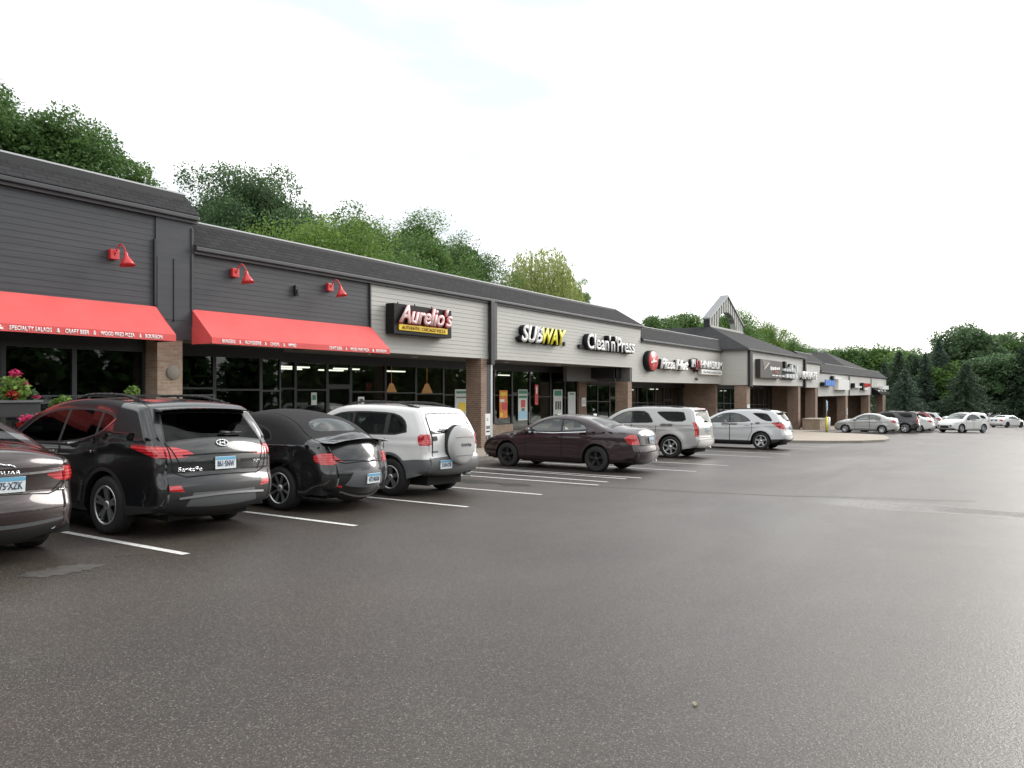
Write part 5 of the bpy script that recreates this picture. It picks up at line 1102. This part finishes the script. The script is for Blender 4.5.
T['xf']=dict(T['sedan'],tr=.20,L=4.95,H=1.46,w=1.80,wb=2.96,Lr=1.08,R=.35,rim_r=.24,rim_m='alloy',paint=P_['brown'],
 sil=sil([(.25,.30),(.10,.33),(.03,.42),(0.,.56),(.03,.63),(.08,.70),(.09,.80),(.08,.92),(.06,1.02),(.18,1.065),(.42,1.09),(.70,1.12),(.95,1.19),(1.25,1.30),(1.55,1.39),(1.9,1.445),(2.3,1.46),(2.65,1.43),(3.0,1.33),(3.3,1.18),(3.6,1.03),(3.85,.97),(4.2,.9),(4.6,.8),(4.84,.66),(4.93,.5),(4.9,.38),(4.78,.27)],.11,.10,.14,.10,.04,.08,1.13),
 side=[('tail_light','lens',[(-.1,.82),(.22,.83),(.36,.92),(.16,.985),(-.1,.975)])],
 rear=[('rear_window','tint',[(-.64,1.12),(.64,1.12),(.54,1.37),(-.54,1.37)]),('tail_light*','lens',[(.44,.90),(.56,.835),(.99,.82),(.99,.975),(.44,.95)]),('bumper_grille','plastic',[(-2,0),(2,0),(2,.41),(-2,.41)])],
 hatch=[[(.45,.68),(.62,.76),(.62,.83)],[(0,.675),(.45,.68)]],plate=(0.05,.83,0),plate_text='775·XZK',
 badges=[('maker_lettering','JAGUAR',.0,.965,.03,.30,'chrome',0),('badge','AWD',.70,.735,.025,.1,'chrome',0)],
 extra=[bar(-.95,.945,.95,.945,.022,'chrome','boot_trim',.012,16),exhaust(.50,.375,.04,.04),exhaust(-.50,.375,.04,.04),bar(-.9,.45,.9,.45,.03,'greyplastic','bumper_trim',.004,14),
  lambda s,root,lp,sidept,rearpt,cy,pm: lp(place2((lambda b:(tube(b,[Vector((-.09,0,.012)),Vector((-.05,0,.02)),Vector((0,0,.006)),Vector((.05,0,.004)),Vector((.1,0,-.022))],[.006,.012,.011,.010,.005],6),b)[1])(BM()),*rearpt(0,1.0,.01)),'emblem','chrome')])
AX=lambda s:T[s]['wb']/2
def park(ty,name,label,cat,x,yr,**k):
    """parked nose in: rear axle at yr"""
    return car(T[ty],name,label,cat,x,yr+T[ty]['wb']/2,**k)
park('xf','parked_sedan','dark brown sedan cut off by the left edge, tail light and white licence plate showing','car',3.70,9.35)
park('suv','parked_suv','black suv with a silver oval emblem, nearest whole car beside the brown sedan','car',6.33,9.47)
park('beetle','parked_convertible','black rounded convertible with a closed soft top between the black and white suvs','car',9.08,9.55)
park('spare','parked_suv','white suv with a spare wheel in a pale cover on its tail','car',11.60,9.53)
park('sedan','parked_sedan','dark plum sedan with black wheels parked below the yellow and white sign','car',19.03,9.05)
park('wagon','parked_suv','boxy silver suv with tall narrow red tail lights beside the dark plum sedan','car',26.0,9.72)
park('cross','parked_suv','pale silver suv with slanted red tail lights at the end of the near row','car',34.1,8.85)
FG='cars at the far end of the lot'
park('small','parked_sedan','silver sedan parked beyond the raised tan pavement','car',65.75,8.25,group=FG)
park('van','parked_van','tall black suv standing behind the far silver sedan','car',69.9,7.1,group=FG,full=False)
park('small','parked_sedan','small white car mostly hidden behind the tall black suv','car',73.2,6.4,group=FG,full=False,pm=P_['white'])
park('cross','parked_suv','dark red suv in the far row','car',77.0,6.6,group=FG,full=False,pm=P_['red'])
park('cross','parked_suv','silver suv in the far row right of the red one','car',81.0,6.2,group=FG,full=False)
park('cross','parked_suv','grey suv roof seen behind the moving white suv','car',86.0,7.2,group=FG,full=False,pm=P_['grey'])
car(T['cayenne'],'driving_suv','white suv with dark front intakes crossing the far lot','car',76.3,3.45,rz=math.atan2(.85,.52),group=FG)
car(T['sedan'],'parked_sedan','white sedan facing right near the right edge','car',109.9,.4,rz=-math.atan2(.86,-.51)+0,group=FG,full=False,pm=P_['white'])
car(T['small'],'parked_sedan','white car half hidden behind the far white sedan','car',111.5,5.0,rz=R(200),group=FG,full=False,pm=P_['white'])
car(T['sedan'],'parked_sedan','pale car far back among the tree trunks','car',128,1.5,rz=R(240),group=FG,full=False,pm=P_['pearl'])
car(T['cross'],'parked_suv','white suv far back before the tree trunks at the right edge','car',134,-4.5,rz=R(240),group=FG,full=False,pm=P_['white'])
# ------------------------------------------------------------------ trees and plants
def leaves(name,C,size,m,parent,rng,droop=0.,aspect=1.9,up=None):
    n=len(C); d=rng.normal(size=(n,3)); d[:,2]*=.6; d[:,2]-=droop*1.0; d/=np.linalg.norm(d,axis=1)[:,None]
    e=rng.normal(size=(n,3)); e[:,2]*=.45; e-=d*(e*d).sum(1)[:,None]; e/=np.linalg.norm(e,axis=1)[:,None]
    s=(size*(.6+.8*rng.random(n)))[:,None]; a=d*s; b=e*s/aspect
    V=np.stack([C-a*.5,C+b*.5+a*.05,C+a*.5,C-b*.5+a*.05],1).reshape(-1,3)
    me=bpy.data.meshes.new(name); me.vertices.add(4*n); me.vertices.foreach_set('co',V.ravel()); me.loops.add(4*n); me.loops.foreach_set('vertex_index',np.arange(4*n)); me.polygons.add(n); me.polygons.foreach_set('loop_start',np.arange(n)*4)
    me.update(calc_edges=True); me.materials.append(M[m]); o=bpy.data.objects.new(name,me); COL.objects.link(o); o.parent=parent; return o
def pts_in(rng,n,c,r,shell=.55):
    d=rng.normal(size=(n,3)); d/=np.linalg.norm(d,axis=1)[:,None]; return np.array(c)+d*(np.array(r)*(shell+(1-shell)*rng.random(n)**.6)[:,None])
def tree(label,x,y,H,rw,m,seed,leaf=.2,n=16000,zc=.60,rz=.42,group='trees behind the shops',clumps=46,name='broadleaf_tree',lean=0,cs=.30,cat='tree',boxy=.35,core=.22):
    rng=np.random.default_rng(seed); g=gz(x) if y<40 else gz(x)
    t=thing(name,label,cat,(x,y,g-.1),group); cen=np.array((lean,0,H*zc)); rad=np.array((rw,rw*.9,H*rz)); CL=[]
    d=rng.normal(size=(clumps,3)); d/=np.linalg.norm(d,axis=1)[:,None]; d/=np.maximum(np.abs(d).max(1),.3)[:,None]**boxy; f=(.42+.52*rng.random(clumps)**.6)*(.78+.42*rng.random(clumps)); d[:,2]=np.where(d[:,2]<-.3,-d[:,2],d[:,2]); P=cen+d*rad*f[:,None]
    P[:,2]=np.maximum(P[:,2],H*.14); top=(P+np.array((0,0,1))*rw*cs)[:,2].max(); P[:,2]*=(H/top)
    rr=rw*cs*(.55+.75*rng.random(clumps)); w=rr**2; cnt=np.maximum(20,(n*w/w.sum()).astype(int)); L=[]
    for p,r,c in zip(P,rr,cnt):
        q=pts_in(rng,c,p,(r,r,r*.8),.35); q+=rng.normal(size=q.shape)*r*.12; L.append(q)
    Cc=np.concatenate(L); core=pts_in(rng,int(n*core),cen,rad*.70,.1); core[:,2]*=np.where(core[:,2]>0,1,0); core[:,2]+=.3
    leaves('crown',np.concatenate([Cc,core]),np.concatenate([np.full(len(Cc),leaf),np.full(len(core),leaf*2.6)]),m,t,rng,.35)
    bm=BM(); r0=.018*H+.05; pts=[Vector((0,0,0)),Vector((lean*.2+.1*rng.normal(),.1*rng.normal(),H*.25)),Vector((lean*.6+.2*rng.normal(),.2*rng.normal(),H*.5)),Vector((lean,0,H*.8))]
    tube(bm,pts,[r0,r0*.75,r0*.5,.04],8)
    for i in rng.choice(clumps,min(clumps,14),replace=False):
        e=Vector(P[i]); k=min(.85,max(.15,(e.z/H)*.6)); s0=pts[0].lerp(pts[3],k); mid=s0.lerp(e,.5)+Vector((0,0,.06*H)); tube(bm,[s0,mid,e],[r0*.35,r0*.2,.02],5)
    obj('trunk',bm,'bark',t,local=True); return t
def willow(label,x,y,H,rw,seed,group):
    rng=np.random.default_rng(seed); t=thing('willow_tree',label,'tree',(x,y,gz(x)),group); L=[]
    for k in range(820):
        a=rng.random()*2*math.pi; r=rw*rng.random()**.38; z0=H*(1-.30*(r/rw)**3)*(.86+.14*rng.random()); ln=H*(.30+.38*rng.random()); n=int(ln/.085); q=np.arange(n)/n
        out=.10*rw*np.sqrt(q); px=(r+out)*math.cos(a); py=(r+out)*math.sin(a); pz=z0+.03*H*np.sin(np.minimum(1,q*5)*math.pi)-ln*q
        c=np.stack([px,py,np.maximum(pz,.6)],1)+rng.normal(size=(n,3))*.07; L.append(c)
    leaves('crown',np.concatenate(L),np.full(sum(map(len,L)),.26),'leaf_willow',t,rng,3.,3.2)
    bm=BM(); tube(bm,[Vector((0,0,0)),Vector((.2,0,H*.3)),Vector((.1,.2,H*.7))],[.4,.3,.1],8)
    for k in range(9):
        a=k*.7; tube(bm,[Vector((.2,0,H*.3)),Vector((rw*.4*math.cos(a),rw*.4*math.sin(a),H*.75)),Vector((rw*.75*math.cos(a),rw*.75*math.sin(a),H*.82))],[.16,.09,.03],5)
    obj('trunk',bm,'bark',t,local=True)
def spruce(label,x,y,H,rw,seed,group,m='needle'):
    rng=np.random.default_rng(seed); t=thing('spruce_tree',label,'tree',(x,y,gz(x)-.1),group); L=[]; nb=int(H*26)
    for k in range(nb):
        f=k/nb; z=H*(.04+.95*f); r=rw*(1-f)**.82*(.55+.6*rng.random())*(1+.18*math.sin(f*17+seed))+.12; a=k*2.399+rng.random()*.5; n=int(8+r*16); q=rng.random(n)**.75
        c=np.stack([r*q*math.cos(a),r*q*math.sin(a),z-.30*r*q*q+.10*r*q**4],1); c+=rng.normal(size=c.shape)*np.array((.16,.16,.09))*(.4+r*.16); L.append(c)
    C=np.concatenate(L); leaves('crown',C,np.full(len(C),.34),m,t,rng,.5,2.4)
    bm=BM(); tube(bm,[Vector((0,0,0)),Vector((0,0,H*.5)),Vector((0,0,H*.98))],[.012*H+.08,.008*H,.02],8); obj('trunk',bm,'bark',t,local=True)
def tp(px,Y,ytop,hw): 
    """stand a tree at picture column px in the plane Y, as tall and wide as it measures"""
    x,z=at(px,ytop,Y); d=CY*x+SY*Y; return x,Y,z-gz(x)+.1,hw*d/780
def T_(label,px,Y,yt,hw,m,seed,**k):
    k['n']=int(k.get('n',16000)*3.2); k['leaf']=k.get('leaf',.2)*.8; k['clumps']=int(k.get('clumps',46)*2.2)
    x,y,H,rw=tp(px,Y,yt,hw); return tree(label,x,y,H,rw,m,seed,**k)
T_('large dark green tree over the roof at the left edge',40,34,92,88,'leaf_dark',1,n=30000,leaf=.19,clumps=80,cs=.24)
T_('dark green tree cut off by the left edge behind the roof',-28,37,88,60,'leaf_dark',2,n=14000,leaf=.2)
T_('small loose lighter tree at the right shoulder of the large dark tree',134,33,152,32,'leaf_mid',3,n=9000,leaf=.17,cs=.34)
T_('upright cool green tree with feathery top behind the stepped roof',254,40,166,88,'leaf_cool',4,n=34000,leaf=.22,clumps=110,cs=.17,boxy=.75)
T_('fresh green rounded tree low over the roof behind the red lamps',318,31,207,88,'leaf_light',5,n=20000,leaf=.17,clumps=64,cs=.25)
T_('dark green rounded tree left of three behind the pizza sign',362,36,203,58,'leaf_dark',6,n=15000,leaf=.2)
T_('dark green tree in the middle of three behind the roof',418,37,207,60,'leaf_mid',7,n=15000,leaf=.2)
T_('dark green tree right of three, beside the willow',462,38,226,50,'leaf_dark',8,n=13000,leaf=.2)
T_('low light green shrub-like tree at the foot of the dark trees over the roof',405,29,246,56,'leaf_mid',18,n=9000,leaf=.17)
x,y,H,rw=tp(540,44,247,44); willow('pale green weeping willow over the long grey unit',x,y,H,rw,9,'trees behind the shops')
T_('small light tree at the right foot of the willow',580,43,278,12,'leaf_light',10,n=3500,leaf=.2)
for i,(px,Y,yt,hw,m,lab) in enumerate([(655,50,315,24,'leaf_dark','dark tree just right of the hip roof end'),(690,54,310,26,'leaf_mid','mid green tree left of the gable tower'),(728,56,304,34,'leaf_mid','mid green tree seen through the gable tower'),(760,60,318,26,'leaf_light','fresh green tree right of the gable tower'),(785,62,334,22,'leaf_mid','lower green tree sloping down behind the hip roof'),
  (808,70,341,24,'leaf_cool','cool green tree over the narrow bay'),(834,74,343,24,'leaf_mid','mid green tree behind the far hip roof'),(858,66,345,22,'leaf_mid','yellowish green tree right of the far hip roof'),(884,72,343,26,'leaf_cool','cool green tree over the end of the shops'),(872,52,356,20,'leaf_mid','low green tree behind the last shop')]):
    T_(lab,px,Y,yt,hw*1.15,m,30+i,n=16000,leaf=.46,cs=.26,clumps=80,zc=.55,rz=.46)
def far(px,d,ytop,hw):
    a=(px-512)/780; x=(CY+SY*a)*d; y=(SY-CY*a)*d; return x,y,1.65+(391-ytop)/780*d-gz(x),hw*d/780
GE='trees at the far end of the lot'
for i,(px,d,yt,hw,lab,m) in enumerate([(899,118,350,21,'dense spruce right of the last shop','needle'),(916,126,356,17,'narrow spruce between two taller spruces','needle'),(925,122,352,14,'slim spruce with a thin tip','needle_blue'),(939,124,338,19,'pointed spruce rising above its neighbours','needle_blue'),(966,112,362,30,'broad spruce before the tall leafy tree','needle'),(905,112,368,22,'low broad spruce behind the far black suv','needle_blue'),(1022,118,346,24,'spruce at the right edge','needle'),(1052,116,344,30,'spruce just outside the right edge','needle'),(1090,118,340,30,'spruce well outside the right edge','needle'),(884,124,362,14,'spruce half hidden by the last shop','needle')]):
    x,y,H,rw=far(px,d,yt,hw); spruce(lab,x,y,H,rw*1.45,60+i,GE,m)
for i,(px,d,yt,hw,lab,m) in enumerate([(972,136,320,40,'tall leafy tree with gaps in its crown over the spruces','leaf_cool'),(1010,140,330,34,'tall dark tree at the right edge over the spruces','leaf_dark'),(945,150,352,26,'dark tree behind the pointed spruce','leaf_dark'),(1045,140,326,36,'tall tree beyond the right edge','leaf_dark'),(912,150,362,24,'dark tree behind the narrow spruces','leaf_dark'),(1090,138,318,40,'tall tree farther beyond the right edge','leaf_dark'),(994,122,352,30,'mid green leafy tree before the tall trees near the right edge','leaf_cool'),(948,124,360,26,'rounded leafy tree left of the tall leafy tree','leaf_mid'),(1024,126,348,26,'leafy tree at the right edge','leaf_cool'),(908,130,352,22,'leafy tree between two spruces right of the last shop','leaf_cool'),(878,150,343,30,'broad leafy tree far behind the end of the shops','leaf_mid'),(904,156,345,28,'distant leafy tree over the spruces right of the last shop','leaf_dark'),(930,150,350,24,'distant leafy tree behind the slim spruce','leaf_cool'),(850,150,346,26,'distant leafy tree behind the far hip roof','leaf_dark')]):
    x,y,H,rw=far(px,d,yt,hw); tall=i in (0,1,3,5); tree(lab,x,y,H,rw*1.05,m,80+i,leaf=.5,n=17000,clumps=110,cs=.19 if tall else .25,group=GE,zc=.6,rz=.42,core=.05 if tall else .2)
# a dense far wood that closes the view under and between the crowns
rng=np.random.default_rng(99); Lw=[]
for k in range(150):
    px=870+k*2.3+rng.normal()*3; d=150+rng.random()*25; x,y,_,_=far(px,d,391,1); g=gz(x); hh=6+4*rng.random()
    Lw.append(pts_in(rng,90,(x,y,g+hh*.5),(2.2,2.2,hh*.55),.2))
o=leaves('far_wood',np.concatenate(Lw),1.1,'leaf_dark',None,rng); tag(o,'dark mass of undergrowth filling in beneath the far trees','woodland','far undergrowth','stuff')
# unseen tree belt behind the camera, added to darken what glass and paint mirror
Lw=[]
for k in range(210):
    q=k/210; x=-70+560*q+rng.normal(); y=-62-10*math.sin(q*9)+rng.normal()*2; hh=9+4*rng.random(); Lw.append(pts_in(rng,330,(x,y,gz(x)+hh*.45),(3.6,3.0,hh*.6),.1))
for k in range(50):
    q=k/50; x=-62+rng.normal(); y=-60+90*q; hh=9+4*rng.random(); Lw.append(pts_in(rng,240,(x,y,gz(x)+hh*.45),(2.6,2.6,hh*.55),.2))
o=leaves('far_wood',np.concatenate(Lw),1.9,'leaf_dark',None,rng); tag(o,'unseen belt of leafy trees behind the camera, added for dark reflections','woodland','far undergrowth','stuff')
# ------------------------------------------------------------------ restaurant patio
g=gz(6)+.13
t=thing('planter_box','long grey planter box on black legs at the patio edge, left of the black suv','planter',(5.4,13.85,g),'patio planters')
bm=BM(); box(bm,3.2,6.78,13.75,14.15,1.22,1.46,bev=.01); obj('box',bm,'plastic',t)
bm=BM(); box(bm,3.17,6.81,13.72,14.18,1.461,1.50); obj('rim',bm,'greyplastic',t); bm=BM()
for x in (3.3,4.9,6.6): box(bm,x,x+.08,13.8,14.1,g,1.219)
obj('leg',bm,'dark_trim',t)
def plant(label,x,y,z,r,n,m,flowers,seed,name='potted_plant'):
    rng=np.random.default_rng(seed); t=thing(name,label,'plant',(x,y,z),'patio plants'); c=pts_in(rng,n,(0,0,r*.8),(r,r,r*.9),.2); leaves('foliage',c,np.full(n,.085),m,t,rng,.3,1.5)
    for k,(fm,fx,fz,fr,fn) in enumerate(flowers): leaves('flowers',pts_in(rng,fn,(fx,-.6*r,fz),(fr,fr*.7,fr*.6),.1),np.full(fn,.06),fm,t,rng,0,1.1)
    bm=BM()
    for k in range(6): a=k*1.05; tube(bm,[Vector((0,0,-.05)),Vector((r*.5*math.cos(a),r*.5*math.sin(a),r*.9))],[.012,.005],5)
    obj('stems',bm,'bark',t,local=True)
plant('tall leafy plant with pink and red flowers in the grey planter box',6.42,13.9,1.48,.26,420,'leaf_light',[('petal',-.05,.46,.12,50),('petalred',-.08,.12,.13,50),('petal',.1,.3,.05,12)],1)
plant('low flowering plant at the right end of the grey planter box',6.72,13.9,1.47,.12,90,'leaf_cool',[('petal',.02,.08,.07,22)],2)
plant('bright green plant above the roof line of the black suv, right of the planter box',7.28,14.0,1.22,.21,300,'leaf_light',[],3)
plant('small bright green plant showing just over the roof of the black suv',8.92,14.6,1.52,.14,130,'leaf_light',[],4)
plant('pink flowers in a round grey pot below the grey planter box',6.52,13.55,1.02,.16,110,'leaf_cool',[('petal',-.1,.17,.14,80),('petal',.12,.2,.12,60),('petalred',-.2,.08,.08,30)],5)
bm=BM(); lathe(bm,[(0,0),(.12,0),(.17,.28),(.18,.30),(.16,.31),(.15,.24),(0,.24)],(6.52,13.55,.76),(0,0,1),20); tag(obj('flower_pot',bm,'greyplastic'),'round grey flower pot holding the pink flowers','pot')
bm=BM(); box(bm,6.38,6.66,13.42,13.70,g,.76); tag(obj('pot_stand',bm,'dark_trim'),'dark square stand under the round grey flower pot','stand')
t=thing('patio_railing','thin dark patio railing along the pavement by the planters','railing',(8.5,14.05,g)); bm=BM()
for z in (1.12,1.55): box(bm,6.85,10.4,14.02,14.06,z,z+.03)
obj('rail',bm,'dark_trim',t)
for x in (6.85,7.75,8.65,9.55,10.37):
    bm=BM(); box(bm,x-.02,x+.02,14.02,14.06,g,1.55); obj('post',bm,'dark_trim',t)
# leaf litter on the asphalt
bm=BM(); lx,ly=(lambda a,t:((CY+SY*a)*t,(SY-CY*a)*t))((695-512)/780,4.35); 
quad(bm,(lx-.026,ly-.010,gz(lx)+.008),(lx+.0,ly-.018,gz(lx)+.012),(lx+.03,ly+.006,gz(lx)+.009),(lx,ly+.02,gz(lx)+.015)); tag(obj('fallen_leaf',bm,mat('dry leaf',(.20,.17,.10),.7)),'single dry tan leaf lying on the empty asphalt','leaf')
# ------------------------------------------------------------------ light and camera
w=bpy.data.worlds.new('World'); SC.world=w; w.use_nodes=True; nt=w.node_tree; bg=nt.nodes['Background']; out=nt.nodes['World Output']
sd=Vector((.835,-.30,.465)).normalized(); el=math.asin(sd.z); az=math.atan2(sd.x,sd.y)
sky=N(nt,'ShaderNodeTexSky',sky_type='NISHITA',sun_disc=False,sun_elevation=el,sun_rotation=az); sky.air_density=1.; sky.dust_density=3.
nt.links.new(sky.outputs[0],bg.inputs[0]); bg.inputs[1].default_value=.10
tc=N(nt,'ShaderNodeTexCoord'); mp=N(nt,'ShaderNodeMapping'); mp.inputs['Scale'].default_value=(1.3,1.3,4.2); nt.links.new(tc.outputs['Generated'],mp.inputs[0])
no=N(nt,'ShaderNodeTexNoise',i_Scale=1.5,i_Detail=7.,i_Roughness=.55,i_Distortion=.3); nt.links.new(mp.outputs[0],no.inputs['Vector'])
cr=ramp(nt,[(.36,(.49,.53,.555)),(.47,(.62,.635,.64)),(.60,(1.14,1.14,1.12))]); nt.links.new(no.outputs['Fac'],cr.inputs['Fac'])
b2=N(nt,'ShaderNodeBackground',i_Strength=1.); nt.links.new(cr.outputs[0],b2.inputs[0])
ms=N(nt,'ShaderNodeMixShader'); ms.inputs[0].default_value=.9; nt.links.new(bg.outputs[0],ms.inputs[1]); nt.links.new(b2.outputs[0],ms.inputs[2]); nt.links.new(ms.outputs[0],out.inputs[0])
su=bpy.data.lights.new('sun','SUN'); su.energy=1.4; su.angle=R(32); su.color=(1,.97,.93); so=bpy.data.objects.new('sun',su); COL.objects.link(so); so.rotation_euler=(-sd).to_track_quat('-Z','Y').to_euler(); so.location=(20,-20,30)
cam=bpy.data.cameras.new('camera'); co=bpy.data.objects.new('camera',cam); COL.objects.link(co); SC.camera=co
cam.sensor_width=36; cam.lens=36*780/1024; cam.shift_y=7/1024; cam.clip_end=4000; cam.clip_start=.05
co.location=(0,0,1.65); co.rotation_euler=(R(90),0,math.atan2(499,780)-math.pi/2)
SC.view_settings.view_transform='Standard'; SC.view_settings.look='None'; SC.view_settings.gamma=1; SC.view_settings.exposure=.98; SC.view_settings.use_curve_mapping=False
SC.cycles.max_bounces=7; SC.cycles.transparent_max_bounces=10; SC.cycles.glossy_bounces=3; SC.cycles.caustics_reflective=False; SC.cycles.caustics_refractive=False
